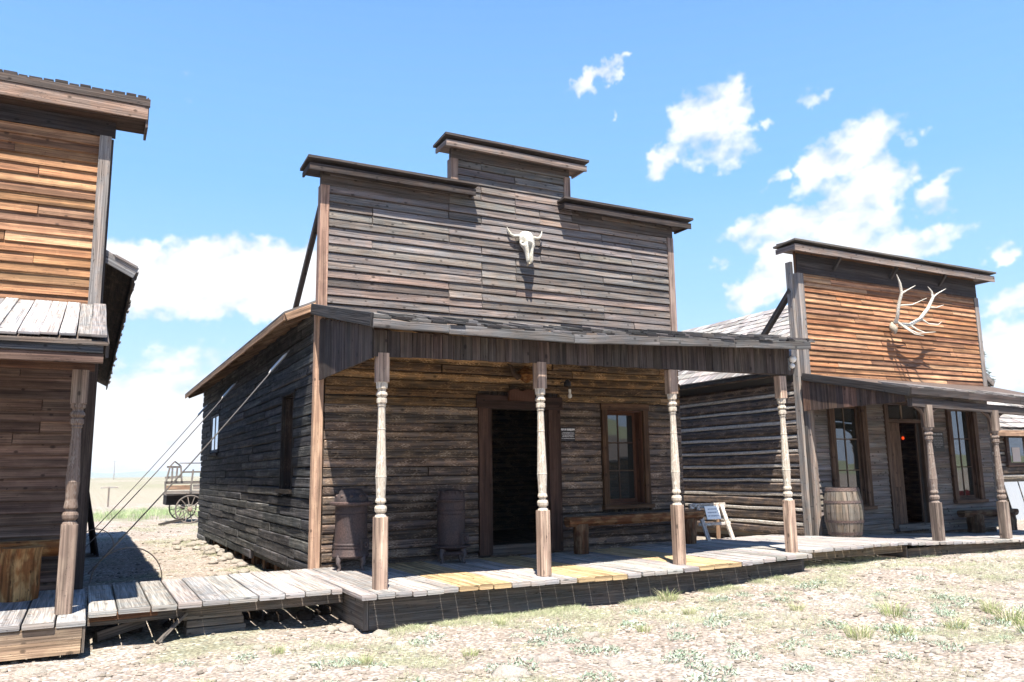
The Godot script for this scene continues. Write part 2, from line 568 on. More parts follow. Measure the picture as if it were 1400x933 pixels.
func materials() -> void:
	wood("grey", 11, {"a": Color(0.96, 0.96, 0.965), "b": Color(1.0, 0.96, 0.935), "grain": 0.38, "bands": 0.28, "cracks": 1.6, "knots": 22, "bump": 4.0})
	wood("log", 23, {"a": Color(0.9, 0.88, 0.88), "b": Color(1.0, 0.92, 0.84), "grain": 0.45, "bands": 0.4, "base": 0.64, "cracks": 2.2, "knots": 12, "bump": 5.0, "chips": 0.37, "chip": Color(1.0, 0.97, 0.93)})
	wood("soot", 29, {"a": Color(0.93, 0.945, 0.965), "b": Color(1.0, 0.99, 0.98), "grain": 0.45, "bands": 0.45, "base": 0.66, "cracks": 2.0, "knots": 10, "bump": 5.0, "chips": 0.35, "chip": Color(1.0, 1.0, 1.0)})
	wood("fresh", 37, {"a": Color(1.0, 0.95, 0.9), "b": Color(0.92, 0.86, 0.82), "grain": 0.38, "bands": 0.45, "cracks": 0.9, "knots": 12, "bump": 3.0, "rough": 0.75})
	wood("paint", 51, {"a": Color(0.95, 0.9, 0.86), "b": Color(0.82, 0.72, 0.66), "grain": 0.4, "bands": 0.3, "cracks": 1.6, "knots": 4, "bump": 3.0, "chips": 0.45, "chip": Color(1.0, 1.0, 0.98), "rough": 0.7})
	wood("bark", 63, {"a": Color(0.95, 0.84, 0.70), "b": Color(0.74, 0.56, 0.42), "grain": 0.4, "bands": 0.35, "cracks": 2.0, "knots": 8, "bump": 5.0})
	rusty("iron", 81, Color(0.86, 0.81, 0.82), Color(1.0, 0.9, 0.86), 0.72, 0.0, 1, 0.012, 0.5)
	rusty("stone", 83, Color(0.95, 0.93, 0.9), Color(0.86, 0.82, 0.78), 0.95, 0.0, 1, 0.03)
	rusty("bone", 85, Color(1.0, 0.99, 0.96), Color(0.92, 0.9, 0.84), 0.7, 0.0, 1, 0.015)
	soil()
	plain("flat", Color(1, 1, 1), 0.85)
	plain("gloss", Color(1, 1, 1), 0.35)
	plain("steel", Color(1, 1, 1), 0.45, 0.7)
	var lf := plain("leaf", Color(1, 1, 1), 0.8)
	lf.backlight_enabled = true
	lf.backlight = Color(0.35, 0.4, 0.2)
	var gl := plain("glass", Color(0.02, 0.024, 0.024, 1), 0.02)
	gl.vertex_color_use_as_albedo = false
	gl.transparency = BaseMaterial3D.TRANSPARENCY_ALPHA
	gl.albedo_color.a = 0.85
	gl.metallic_specular = 0.7
	gl.clearcoat_enabled = true
	gl.clearcoat = 1.0
	gl.clearcoat_roughness = 0.02

# ---------------------------------------------------------------- sky
func air(el: float) -> Color:
	var stops := [[0.0, Color(0.360, 0.423, 0.528)], [5.0, Color(0.258, 0.363, 0.506)], [12.0, Color(0.174, 0.301, 0.479)], [20.0, Color(0.120, 0.247, 0.450)], [34.0, Color(0.086, 0.186, 0.412)], [90.0, Color(0.050, 0.124, 0.322)]]
	for k in stops.size() - 1:
		if el < stops[k + 1][0]:
			return (stops[k][1] as Color).lerp(stops[k + 1][1], (el - stops[k][0]) / (stops[k + 1][0] - stops[k][0]))
	return stops[-1][1]

func make_sky() -> Sky:
	var W := 4096
	var H := 2048
	var im := Image.create(W, H, false, Image.FORMAT_RGB8)
	for r in H:
		im.fill_rect(Rect2i(0, r, W, 1), air(maxf(90.0 - (r + 0.5) * 180.0 / H, 0.0)).linear_to_srgb())
	var ppd := W / 360.0
	var az0 := -14.0
	var pw := int(84 * ppd)
	var top := 36.0
	var ph := int(top * ppd)
	# clouds: azimuth, elevation, half sizes, turn (degrees), thickness
	var clouds := [[34.75, 27.5, 2.4, 0.55, 25, 0.95], [36.74, 28.62, 0.55, 0.2, 10, 0.6], [35.92, 24.94, 0.38, 0.19, 30, 0.5], [42.69, 23.86, 3.02, 2.47, 20, 1.0], [44.63, 25.52, 1.23, 1.02, 40, 0.9], [39.77, 21.71, 1.69, 0.98, 35, 0.9], [43.61, 21.83, 2.31, 1.15, 15, 0.8],
		[52.88, 21.0, 2.82, 1.64, 15, 1.0], [50.2, 20.02, 1.89, 1.41, 40, 1.0], [54.04, 18.72, 1.86, 1.83, 0, 1.0], [52.12, 17.6, 2.82, 2.16, 20, 1.05], [48.26, 16.66, 4.55, 1.16, 8, 1.0], [48.1, 14.47, 3.58, 1.76, 25, 1.05], [45.27, 12.24, 2.35, 1.2, 45, 1.0], [51.24, 15.33, 4.12, 1.91, 0, 1.05], [54.96, 14.13, 3.44, 0.84, 8, 1.0], [47.52, 13.04, 2.39, 1.72, 30, 1.05],
		[57.26, 16.7, 1.41, 1.08, 10, 0.9], [57.65, 17.63, 1.03, 0.54, 30, 0.7], [60.23, 12.9, 1.0, 0.62, 15, 0.8], [60.72, 10.14, 1.7, 0.97, 10, 1.0], [60.58, 6.8, 2.4, 2.1, 0, 1.2], [58.39, 7.4, 1.98, 0.91, 0, 0.9], [49.98, 24.35, 0.7, 0.4, 20, 0.45], [47.03, 23.41, 0.5, 0.33, 0, 0.4], [43.15, 14.42, 0.6, 0.4, 0, 0.5], [47.0, 19.58, 0.98, 0.43, 25, 0.55],
		[7.87, 13.4, 9.4, 2.5, 3, 1.6], [1.92, 13.0, 5.6, 2.3, 0, 1.6], [13.27, 13.8, 5.0, 2.2, 0, 1.5], [4.26, 11.11, 3.61, 0.87, 10, 0.8], [3.29, 4.0, 8.4, 3.4, 6, 1.3], [9.01, 8.2, 7.16, 1.24, 6, 0.6], [1.74, 1.2, 9.05, 2.4, 0, 1.4], [4.86, 25.79, 1.6, 0.6, -10, 0.26], [-4.56, 11.28, 4.61, 2.66, 0, 1.0], [20.56, 12.79, 6.36, 2.08, 0, 1.0]]
	var field := PackedFloat32Array(); field.resize(pw * ph)
	for k in clouds:
		var ca := cos(deg_to_rad(k[4])); var sa := sin(deg_to_rad(k[4]))
		var mr: float = maxf(k[2], k[3]) * 1.3
		for py in range(maxi(0, int((top - k[1] - mr) * ppd)), mini(ph, int((top - k[1] + mr) * ppd))):
			var ey: float = top - py / ppd - k[1]
			for px in range(maxi(0, int((k[0] - az0 - mr) * ppd)), mini(pw, int((k[0] - az0 + mr) * ppd))):
				var ex: float = az0 + px / ppd - k[0]
				var u: float = (ex * ca + ey * sa) / (k[2] * 1.25)
				var q: float = (-ex * sa + ey * ca) / (k[3] * 1.25)
				var s: float = k[5] * (1.0 - (u * u + q * q))
				if s > field[py * pw + px]: field[py * pw + px] = s
	var f := FastNoiseLite.new()
	f.seed = 9; f.frequency = 0.02; f.fractal_octaves = 6; f.fractal_gain = 0.58; f.noise_type = FastNoiseLite.TYPE_SIMPLEX_SMOOTH
	f.domain_warp_enabled = true; f.domain_warp_amplitude = 14.0; f.domain_warp_frequency = 0.02
	var patch := Image.create(pw, ph, false, Image.FORMAT_RGB8)
	for py in ph:
		var base := air(top - py / ppd)
		var bs := base.linear_to_srgb()
		for px in pw:
			# the edge of each cloud is torn by two scales of drift
			var dx := f.get_noise_2d(px * 0.7, py * 0.9 + 500.0) * 16.0 + f.get_noise_2d(px * 3.0, py * 3.0 + 900.0) * 9.0
			var dy := f.get_noise_2d(px * 0.7 + 700.0, py * 0.9) * 9.0 + f.get_noise_2d(px * 3.0 + 300.0, py * 3.0) * 6.0
			var qx := clampi(int(px + dx), 0, pw - 1)
			var qy := clampi(int(py + dy), 0, ph - 1)
			var s := field[qy * pw + qx]
			if s <= 0.0:
				patch.set_pixel(px, py, bs)
				continue
			var nz := f.get_noise_2d(px * 1.1 + py * 0.5, py * 1.7 - px * 0.15)
			var den := s * 1.25 + nz * 1.0 - 0.2
			var a := 1.0 - exp(-2.2 * pow(maxf(den, 0.0), 1.5))
			a *= smoothstep(0.0, 0.25, s)
			var wh := 0.33 + 0.13 * clampf(0.3 + den * 0.5 + nz * 0.7, 0, 1)
			patch.set_pixel(px, py, base.lerp(Color(wh, wh * 1.01, wh * 1.02), a * 0.98).linear_to_srgb())
	var flip := patch.duplicate() as Image
	flip.flip_x()
	for k in 4:
		var x0 := posmod(int((az0 + k * 90.0) * ppd), W)
		var src: Image = patch if k < 2 else flip
		var y0 := H / 2 - ph
		var first := mini(pw, W - x0)
		im.blit_rect(src, Rect2i(0, 0, first, ph), Vector2i(x0, y0))
		if first < pw:
			im.blit_rect(src, Rect2i(first, 0, pw - first, ph), Vector2i(0, y0))
	var pm := PanoramaSkyMaterial.new()
	pm.panorama = ImageTexture.create_from_image(im)
	var sky := Sky.new()
	sky.sky_material = pm
	return sky

# ---------------------------------------------------------------- ground
var gn := FastNoiseLite.new()
var gp := FastNoiseLite.new()

func gh(x: float, z: float) -> float:
	var y := -0.42 + 0.15 * smoothstep(5.5, 9.5, x) * smoothstep(-3.5, -7.5, z) - 0.03 * smoothstep(-12.0, -20.0, z)
	var fade := 1.0 - smoothstep(40.0, 90.0, Vector2(x, z).length())
	y += gn.get_noise_2d(x * 10.0, z * 10.0) * 0.05 * fade
	# the land rolls gently far off
	y += 1.2 * smoothstep(120.0, 700.0, -z) * (0.6 + gn.get_noise_2d(x * 0.05, z * 0.05))
	return y

func ground() -> void:
	gn.seed = 3; gn.frequency = 0.05; gn.fractal_octaves = 4
	gp.seed = 8; gp.frequency = 0.35; gp.fractal_octaves = 4
	var xs := []
	var zs := []
	var x := -4.0
	while x < 16.0:
		xs.append(x); x += 0.11
	var st := 0.13
	while x < 4000.0:
		xs.append(x); x += st; st *= 1.22
	x = -4.11; st = 0.14
	while x > -4000.0:
		xs.push_front(x); x -= st; st *= 1.22
	var z := -2.0
	while z > -11.5:
		zs.append(z); z -= 0.11
	st = 0.13
	while z > -5000.0:
		zs.append(z); z -= st; st *= 1.05
	z = -1.85; st = 0.15
	while z < 3000.0:
		zs.push_front(z); z += st; st *= 1.25
	var v := PackedVector3Array()
	var nn := PackedVector3Array()
	var t := PackedVector2Array()
	var c := PackedColorArray()
	var ix := PackedInt32Array()
	for zz in zs:
		for xx in xs:
			v.append(Vector3(xx, gh(xx, zz), zz))
			var e := 0.08
			nn.append(Vector3(gh(xx - e, zz) - gh(xx + e, zz), 2 * e, gh(xx, zz - e) - gh(xx, zz + e)).normalized())
			t.append(Vector2(xx, zz) / 2.6)
			# bare earth, thin dry grass, green tinges
			var g := gp.get_noise_2d(xx, zz) + 0.5 * gp.get_noise_2d(xx * 4.0 + 90, zz * 4.0)
			var a := smoothstep(0.02, 0.5, g)
			var col := Color(0.92, 0.885, 0.85).lerp(Color(0.70, 0.80, 0.62), a * 0.8)
			var pale := smoothstep(-0.05, 0.35, gp.get_noise_2d(xx * 1.7 - 40, zz * 1.7 + 15))
			col = col.lerp(Color(1.04, 1.06, 1.05), pale * 0.6)
			var far := smoothstep(-40.0, -70.0, zz)
			var dry := Color(0.90, 0.92, 0.80).lerp(Color(0.76, 0.82, 0.64), clampf(0.5 + gp.get_noise_2d(xx * 0.06, zz * 0.02) * 1.6, 0, 1))
			col = col.lerp(dry, far)
			c.append(col)
	var w := xs.size()
	for j in zs.size() - 1:
		for i in w - 1:
			var a := j * w + i
			# rows run away from the viewer: up is +y
			ix.append_array(PackedInt32Array([a, a + w, a + 1, a + 1, a + w, a + w + 1]))
	var m := ArrayMesh.new()
	var ar := []
	ar.resize(Mesh.ARRAY_MAX)
	ar[Mesh.ARRAY_VERTEX] = v; ar[Mesh.ARRAY_NORMAL] = nn; ar[Mesh.ARRAY_TEX_UV] = t; ar[Mesh.ARRAY_COLOR] = c; ar[Mesh.ARRAY_INDEX] = ix
	m.add_surface_from_arrays(Mesh.PRIMITIVE_TRIANGLES, ar)
	var o := part(self, "ground", m, M.soil)
	o.set_meta("kind", "structure")

func hills() -> void:
	# far blue ridge behind, and the slope across the street that the windows mirror
	for k in 2:
		var b := MB.new()
		b.tint = Color(0.19, 0.215, 0.125)
		var rows := []
		var R0: float = 3800.0 if k == 0 else 200.0
		var dep: float = 500.0 if k == 0 else 160.0
		var n := 120
		for r in 7:
			var ring := PackedVector3Array()
			for i in n:
				var a: float = lerpf(-0.9, 1.4, i / float(n - 1)) if k == 0 else lerpf(0.6, 2.75, i / float(n - 1))
				var q := r / 6.0
				var h: float = sin(q * PI) * ((26.0 + 22.0 * gn.get_noise_2d(a * 260.0, q * 20.0)) if k == 0 else (4.0 + 24.0 * smoothstep(2.15, 2.7, a) + 3.0 * gn.get_noise_2d(a * 120.0, q * 60.0 + 40.0)))
				var d := R0 + dep * q
				ring.append(Vector3(sin(a) * d, -1.0 + maxf(h, 0.0), -cos(a) * d))
			rows.append(ring)
		for r in 6:
			for i in n - 1:
				var A: Vector3 = rows[r][i]
				var B: Vector3 = rows[r][i + 1]
				var C: Vector3 = rows[r + 1][i + 1]
				var D: Vector3 = rows[r + 1][i]
				b.quad(A, B, C, D, Vector2(i, r), Vector2(i + 1, r), Vector2(i + 1, r + 1), Vector2(i, r + 1))
		var o := part(self, "far_hills" if k == 0 else "near_hillside", b.done(), M.flat)
		o.set_meta("kind", "structure")

func rebase(o: Node3D, base: Vector3) -> void:
	o.position = base
	for k in o.get_children():
		k.position -= base

const X := Vector3.RIGHT
const Y := Vector3.UP
const Z := Vector3.BACK      # towards the viewer (+z)

# palettes: linear tints that multiply the grain
var GREY := [Color(0.333, 0.317, 0.306), Color(0.372, 0.348, 0.337), Color(0.294, 0.275, 0.267), Color(0.356, 0.325, 0.310), Color(0.325, 0.298, 0.283), Color(0.410, 0.387, 0.375), Color(0.279, 0.255, 0.248), Color(0.433, 0.353, 0.314), Color(0.341, 0.314, 0.302), Color(0.310, 0.294, 0.286)]
var DARK := [Color(0.10, 0.085, 0.075), Color(0.12, 0.095, 0.08), Color(0.085, 0.075, 0.07), Color(0.14, 0.11, 0.09)]
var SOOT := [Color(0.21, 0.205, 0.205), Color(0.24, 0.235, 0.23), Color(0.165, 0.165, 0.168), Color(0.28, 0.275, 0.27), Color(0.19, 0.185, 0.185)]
var GOLD := [Color(0.26, 0.16, 0.08), Color(0.20, 0.13, 0.07), Color(0.15, 0.10, 0.06), Color(0.30, 0.20, 0.11)]
var ORANGE := [Color(0.60, 0.35, 0.20), Color(0.54, 0.30, 0.175), Color(0.68, 0.43, 0.265), Color(0.44, 0.255, 0.165), Color(0.62, 0.37, 0.21), Color(0.40, 0.25, 0.175), Color(0.80, 0.56, 0.36), Color(0.52, 0.33, 0.21)]
var RUST := [Color(0.66, 0.36, 0.20), Color(0.60, 0.325, 0.185), Color(0.70, 0.42, 0.255), Color(0.52, 0.30, 0.19), Color(0.63, 0.37, 0.225), Color(0.47, 0.29, 0.20), Color(0.76, 0.50, 0.325)]
var DECK := [Color(0.622, 0.614, 0.606), Color(0.686, 0.675, 0.662), Color(0.495, 0.487, 0.483), Color(0.654, 0.638, 0.622), Color(0.575, 0.559, 0.547)]
var SHAKE := [Color(0.42, 0.41, 0.41), Color(0.52, 0.51, 0.50), Color(0.34, 0.33, 0.33), Color(0.60, 0.58, 0.57)]
var BLACKISH := [Color(0.10, 0.085, 0.08), Color(0.125, 0.10, 0.09), Color(0.08, 0.07, 0.07), Color(0.15, 0.115, 0.10)]
var TAN := Color(0.72, 0.47, 0.34)

# a sloping roof sheet of even thickness between four top corners (a, b front; d, c back), counter-clockwise from above
func slab(parent: Node, called: String, a: Vector3, b: Vector3, c: Vector3, d: Vector3, t: float, mat: Material, tint: Color) -> MeshInstance3D:
	var m := MB.new()
	m.tint = tint
	var dn := Vector3(0, -t, 0)
	var z2 := Vector2.ZERO
	var L := a.distance_to(b)
	var D := a.distance_to(d)
	var U := [z2, Vector2(0, L), Vector2(D * 0.5, L), Vector2(D * 0.5, 0)]
	m.quad(a, b, c, d, U[0], U[1], U[2], U[3])
	m.quad(a + dn, d + dn, c + dn, b + dn, U[0], U[3], U[2], U[1])
	for e in [[a, b], [b, c], [c, d], [d, a]]:
		var p: Vector3 = e[0]
		var q: Vector3 = e[1]
		m.quad(p + dn, q + dn, q, p, z2, Vector2(p.distance_to(q) * 0.5, 0), Vector2(p.distance_to(q) * 0.5, t), Vector2(0, t))
	return part(parent, called, m.done(), mat)

func shake(parent: Node, o: Vector3, down: Vector3, along: Vector3, w: float, L: float, t: float, tint: Color, called := "roof_shake") -> void:
	# thin split shingle: x runs down the slope, y across it
	part(parent, called, extr(PackedVector2Array([Vector2(-w / 2, -t / 2), Vector2(w / 2, -t / 2), Vector2(w / 2, t / 2), Vector2(-w / 2, t / 2)]), L, 1, 0.004, 0.003, tint, 0.03), M.grey, fr(o, down, along))

func planks(parent: Node, called: String, x0: float, x1: float, z0: float, z1: float, yf: Callable, wid: Vector2, th: float, pal: Array, special := []) -> void:
	var x := x0
	while x < x1 - 0.03:
		var w := minf(R(wid.x, wid.y), x1 - x)
		if x1 - x - w < 0.08: w = x1 - x
		var tint := pick(pal)
		var mat: Material = M.grey
		var cx := x + w / 2
		for s in special:
			if cx > s[0] and cx < s[1] and rng.randf() < s[3]:
				tint = s[2]; mat = M.fresh
		var ea := R(0.0, 0.035)
		var A := Vector3(cx, yf.call(cx, z0) - th / 2, z0)
		var B := Vector3(cx, yf.call(cx, z1) - th / 2, z1 - ea)
		var xd := (B - A).normalized()
		part(parent, called, extr(rect(w - R(0.008, 0.018), th, 0.007), A.distance_to(B), 3, 0.002, 0.003, tint), mat, fr(A + Vector3(0, R(-0.004, 0.004), 0), xd, X))
		x += w

func stove_leg(s: Node, a: float, r: float) -> void:
	var b := MB.new()
	b.tint = Color(0.16, 0.145, 0.14)
	var d := Vector3(cos(a), 0, sin(a))
	b.tube([d * r * 0.78 + Y * 0.17, d * r * 1.02 + Y * 0.16, d * r * 1.12 + Y * 0.10, d * r * 0.96 + Y * 0.05, d * r * 1.04 + Y * 0.015, d * r * 1.13 + Y * 0.0], [0.035, 0.04, 0.026, 0.018, 0.02, 0.014], 8)
	part(s, "leg", b.done(), M.iron)

func stove(at: Vector3, kind: int, label: String) -> void:
	var s := thing("iron_stove", label, "stove", at)
	var r := 0.19
	var tint := Color(0.085, 0.066, 0.066)
	var b := MB.new(); b.tint = tint
	if kind == 0:
		b.lathe([Vector2(0.01, 0.15), Vector2(0.21, 0.15), Vector2(0.225, 0.17), Vector2(0.215, 0.2), Vector2(0.2, 0.25), Vector2(0.205, 0.26), Vector2(0.205, 0.28), Vector2(0.198, 0.285), Vector2(0.205, 0.295), Vector2(0.205, 0.31), Vector2(0.196, 0.32), Vector2(0.19, 0.6), Vector2(0.196, 0.66), Vector2(0.19, 0.67), Vector2(0.196, 0.69), Vector2(0.19, 0.76)], 28)
		part(s, "body", b.done(), M.iron)
		b = MB.new(); b.tint = Color(0.12, 0.092, 0.088)
		b.lathe([Vector2(0.18, 0.755), Vector2(0.25, 0.765), Vector2(0.262, 0.78), Vector2(0.262, 0.8), Vector2(0.25, 0.808), Vector2(0.17, 0.81)], 28)
		part(s, "top_rim", b.done(), M.iron)
		b = MB.new(); b.tint = Color(0.07, 0.06, 0.063)
		b.lathe([Vector2(0.205, 0.81), Vector2(0.2, 0.85), Vector2(0.175, 0.895), Vector2(0.15, 0.905), Vector2(0.148, 0.93), Vector2(0.12, 0.955), Vector2(0.05, 0.965), Vector2(0.001, 0.967)], 28, Vector3.ZERO, true)
		part(s, "crown", b.done(), M.iron)
		for k in 10:
			var a := TAU * k / 10.0
			b = MB.new(); b.tint = Color(0.11, 0.09, 0.086)
			b.lathe([Vector2(0.001, -0.02), Vector2(0.02, -0.012), Vector2(0.024, 0.0), Vector2(0.016, 0.014), Vector2(0.001, 0.02)], 7, Vector3(cos(a) * 0.18, 0.875, sin(a) * 0.18), true)
			part(s, "crown_boss", b.done(), M.iron)
	else:
		b.lathe([Vector2(0.01, 0.21), Vector2(0.17, 0.21), Vector2(0.178, 0.25), Vector2(0.18, 0.6), Vector2(0.186, 0.61), Vector2(0.18, 0.62), Vector2(0.18, 0.65), Vector2(0.186, 0.66), Vector2(0.18, 0.67), Vector2(0.18, 0.76), Vector2(0.19, 0.77)], 28)
		part(s, "body", b.done(), M.iron)
		b = MB.new(); b.tint = tint
		b.lathe([Vector2(0.1, 0.14), Vector2(0.14, 0.155), Vector2(0.24, 0.19), Vector2(0.255, 0.2), Vector2(0.255, 0.212), Vector2(0.24, 0.218), Vector2(0.16, 0.212)], 28)
		part(s, "hearth_plate", b.done(), M.iron)
		b = MB.new(); b.tint = tint
		b.lathe([Vector2(0.185, 0.76), Vector2(0.2, 0.775), Vector2(0.2, 0.79), Vector2(0.18, 0.8), Vector2(0.165, 0.87), Vector2(0.15, 0.9), Vector2(0.06, 0.92), Vector2(0.001, 0.925)], 28)
		part(s, "crown", b.done(), M.iron)
		for k in 12:
			var a := TAU * k / 12.0
			b = MB.new(); b.tint = Color(0.09, 0.074, 0.074)
			b.lathe([Vector2(0.001, -0.03), Vector2(0.012, -0.02), Vector2(0.016, 0.0), Vector2(0.01, 0.022), Vector2(0.001, 0.03)], 6, Vector3(cos(a) * 0.17, 0.885, sin(a) * 0.17), true)
			part(s, "crown_boss", b.done(), M.iron)
		b = MB.new(); b.tint = tint
		b.lathe([Vector2(0.02, 0.1), Vector2(0.21, 0.1), Vector2(0.22, 0.12), Vector2(0.2, 0.14), Vector2(0.02, 0.145)], 24)
		part(s, "base_ring", b.done(), M.iron)
	# ash door with a ring pull, facing the street
	var fa := 0.95
	var xf := Transform3D(Basis(Y, PI / 2 - fa), Vector3(cos(fa) * 0.19, 0.3, sin(fa) * 0.19))
	b = MB.new(); b.tint = Color(0.075, 0.06, 0.06)
	b.box(Vector3(-0.07, -0.06, -0.05), Vector3(0.07, 0.07, 0.03))
	var door := part(s, "ash_door", b.done(), M.iron, xf)
	b = MB.new(); b.tint = Color(0.15, 0.12, 0.11)
	var ring := []
	var rad := []
	for k in 13:
		var a := TAU * k / 12.0
		ring.append(Vector3(cos(a) * 0.026, sin(a) * 0.026, 0.036)); rad.append(0.008)
	b.tube(ring, rad, 6, false)
	part(door, "ring_pull", b.done(), M.iron)
	for k in 4:
		stove_leg(s, PI / 4 + k * PI / 2 + 0.25, r)
	s.scale = Vector3.ONE * 1.07

func log_piece(parent: Node, called: String, A: Vector3, B: Vector3, r: float, mat: Material, tint: Color, flat := 0.0, k := 12) -> void:
	var poly := blob(r * 2, r * 2, k)
	if flat > 0.0:
		for i in k:
			poly[i] = Vector2(poly[i].x, minf(poly[i].y, r * (1.0 - flat)))
	var x := (B - A).normalized()
	var zz := (Y - x * Y.dot(x)).normalized() if absf(x.y) < 0.9 else Z
	part(parent, called, extr(poly, A.distance_to(B), 5, r * 0.05, r * 0.05, tint), mat, Transform3D(Basis(x, zz.cross(x), zz), A))

func rocks_mesh(sd: int) -> ArrayMesh:
	var b := MB.new()
	var f := FastNoiseLite.new()
	f.seed = sd; f.frequency = 0.9
	var g := R(0.8, 1.0)
	g *= 0.56
	b.tint = Color(g, g * R(0.94, 1.0), g * R(0.88, 0.98))
	var rings := []
	for i in 8:
		var ring := PackedVector3Array()
		var th := PI * i / 7.0
		for j in 12:
			var ph := TAU * j / 12.0
			var d := Vector3(sin(th) * cos(ph), cos(th), -sin(th) * sin(ph))
			var k := 1.0 + 0.6 * f.get_noise_3dv(d * 1.5) + 0.3 * f.get_noise_3dv(d * 4.0)
			ring.append(d * k * Vector3(1.0, 0.55, 0.8))
		rings.append(ring)
	b.loft(rings)
	return b.done()

func tuft_mesh(sd: int, n: int, h: float, spread: float, cols: Array, lean := 0.6) -> ArrayMesh:
	var r := RandomNumberGenerator.new()
	r.seed = sd
	var b := MB.new()
	for k in n:
		var a := r.randf() * TAU
		var d := Vector3(cos(a), 0, sin(a))
		var p := d * sqrt(r.randf()) * spread
		var q := Vector3(r.randf_range(-1, 1), 0, r.randf_range(-1, 1)) * 0.4 + d
		var hh := h * r.randf_range(0.45, 1.0)
		var le := hh * lean * r.randf_range(0.2, 1.0)
		var side := Vector3(-sin(a), 0, cos(a)).rotated(Y, r.randf() * 3.0) * h * r.randf_range(0.008, 0.018)
		var c: Color = cols[r.randi() % cols.size()]
		b.tint = mul(c, r.randf_range(0.75, 1.25))
		var m := p + q * le * 0.35 + Y * hh * 0.6
		var e := p + q * le + Y * hh * r.randf_range(0.8, 1.0)
		b.quad(p - side, p + side, m + side * 0.7, m - side * 0.7, Vector2(0, 0), Vector2(1, 0), Vector2(1, 0.6), Vector2(0, 0.6))
		b.tri(m - side * 0.7, m + side * 0.7, e, Vector2(0, 0.6), Vector2(1, 0.6), Vector2(0.5, 1))
	return b.done()

func sage_mesh(sd: int, n: int, h: float, spread: float) -> ArrayMesh:
	var r := RandomNumberGenerator.new()
	r.seed = sd
	var b := MB.new()
	for k in n:
		var a := r.randf() * TAU
		var d := Vector3(cos(a), 0, sin(a)) * sqrt(r.randf()) * spread
		var p := d + Y * h * r.randf_range(0.05, 1.0) * (1.0 - d.length() / spread * 0.6)
		var u := Vector3(r.randf_range(-1, 1), r.randf_range(0.1, 1.2), r.randf_range(-1, 1)).normalized()
		var s := u.cross(Vector3(r.randf_range(-1, 1), r.randf_range(-1, 1), r.randf_range(-1, 1))).normalized()
		var L := h * r.randf_range(0.3, 0.6)
		b.tint = mul([Color(0.30, 0.37, 0.29), Color(0.38, 0.43, 0.36), Color(0.25, 0.32, 0.23)][r.randi() % 3], r.randf_range(0.8, 1.2))
		b.quad(p, p + u * L * 0.5 + s * L * 0.16, p + u * L, p + u * L * 0.5 - s * L * 0.16, Vector2(0, 0), Vector2(1, 0.5), Vector2(0, 1), Vector2(0, 0.5))
	return b.done()

# ---------------------------------------------------------------- the storefront with the stepped gable
func roof_y(x: float) -> float:      # front edge of its porch roof, sagging a little
	if x < 5.0: return lerpf(2.83, 2.82, (x - 2.6) / 2.4)
	return lerpf(2.82, 2.985, (x - 5.0) / 4.2)

func cornice(parent: Node, x0: float, x1: float, y: float, zf: float, zb: float, t: float, tint: Color, cap: Color) -> Node3D:
	var o := boxp(parent, "cornice", Vector3(x0 + 0.02, y - 0.05, zb), Vector3(x1 - 0.02, y - 0.012, zf - 0.03), M.grey, tint)
	var L := x1 - x0
	part(o, "fascia_board", extr(rect(t, 0.03, 0.004), L, 4, 0.003, 0.003, tint), M.grey, fr(Vector3(x0, y - t / 2 - 0.01, zf - 0.012), X, Y))
	var b := MB.new(); b.tint = cap
	b.box(Vector3(x0 - 0.03, -0.018, 0), Vector3(x1 + 0.03, 0.018, zf - zb + 0.07))
	part(o, "cap_board", b.done(), M.grey, Transform3D(Basis(X, -0.06), Vector3(0, y + 0.035, zb - 0.03)))
	for s in 2:
		b = MB.new(); b.tint = tint
		var xe: float = x0 if s == 0 else x1 - 0.028
		b.box(Vector3(xe, y - t * 0.85, zb), Vector3(xe + 0.028, y - 0.015, zf - 0.03))
		part(o, "end_board", b.done(), M.grey)
	return o

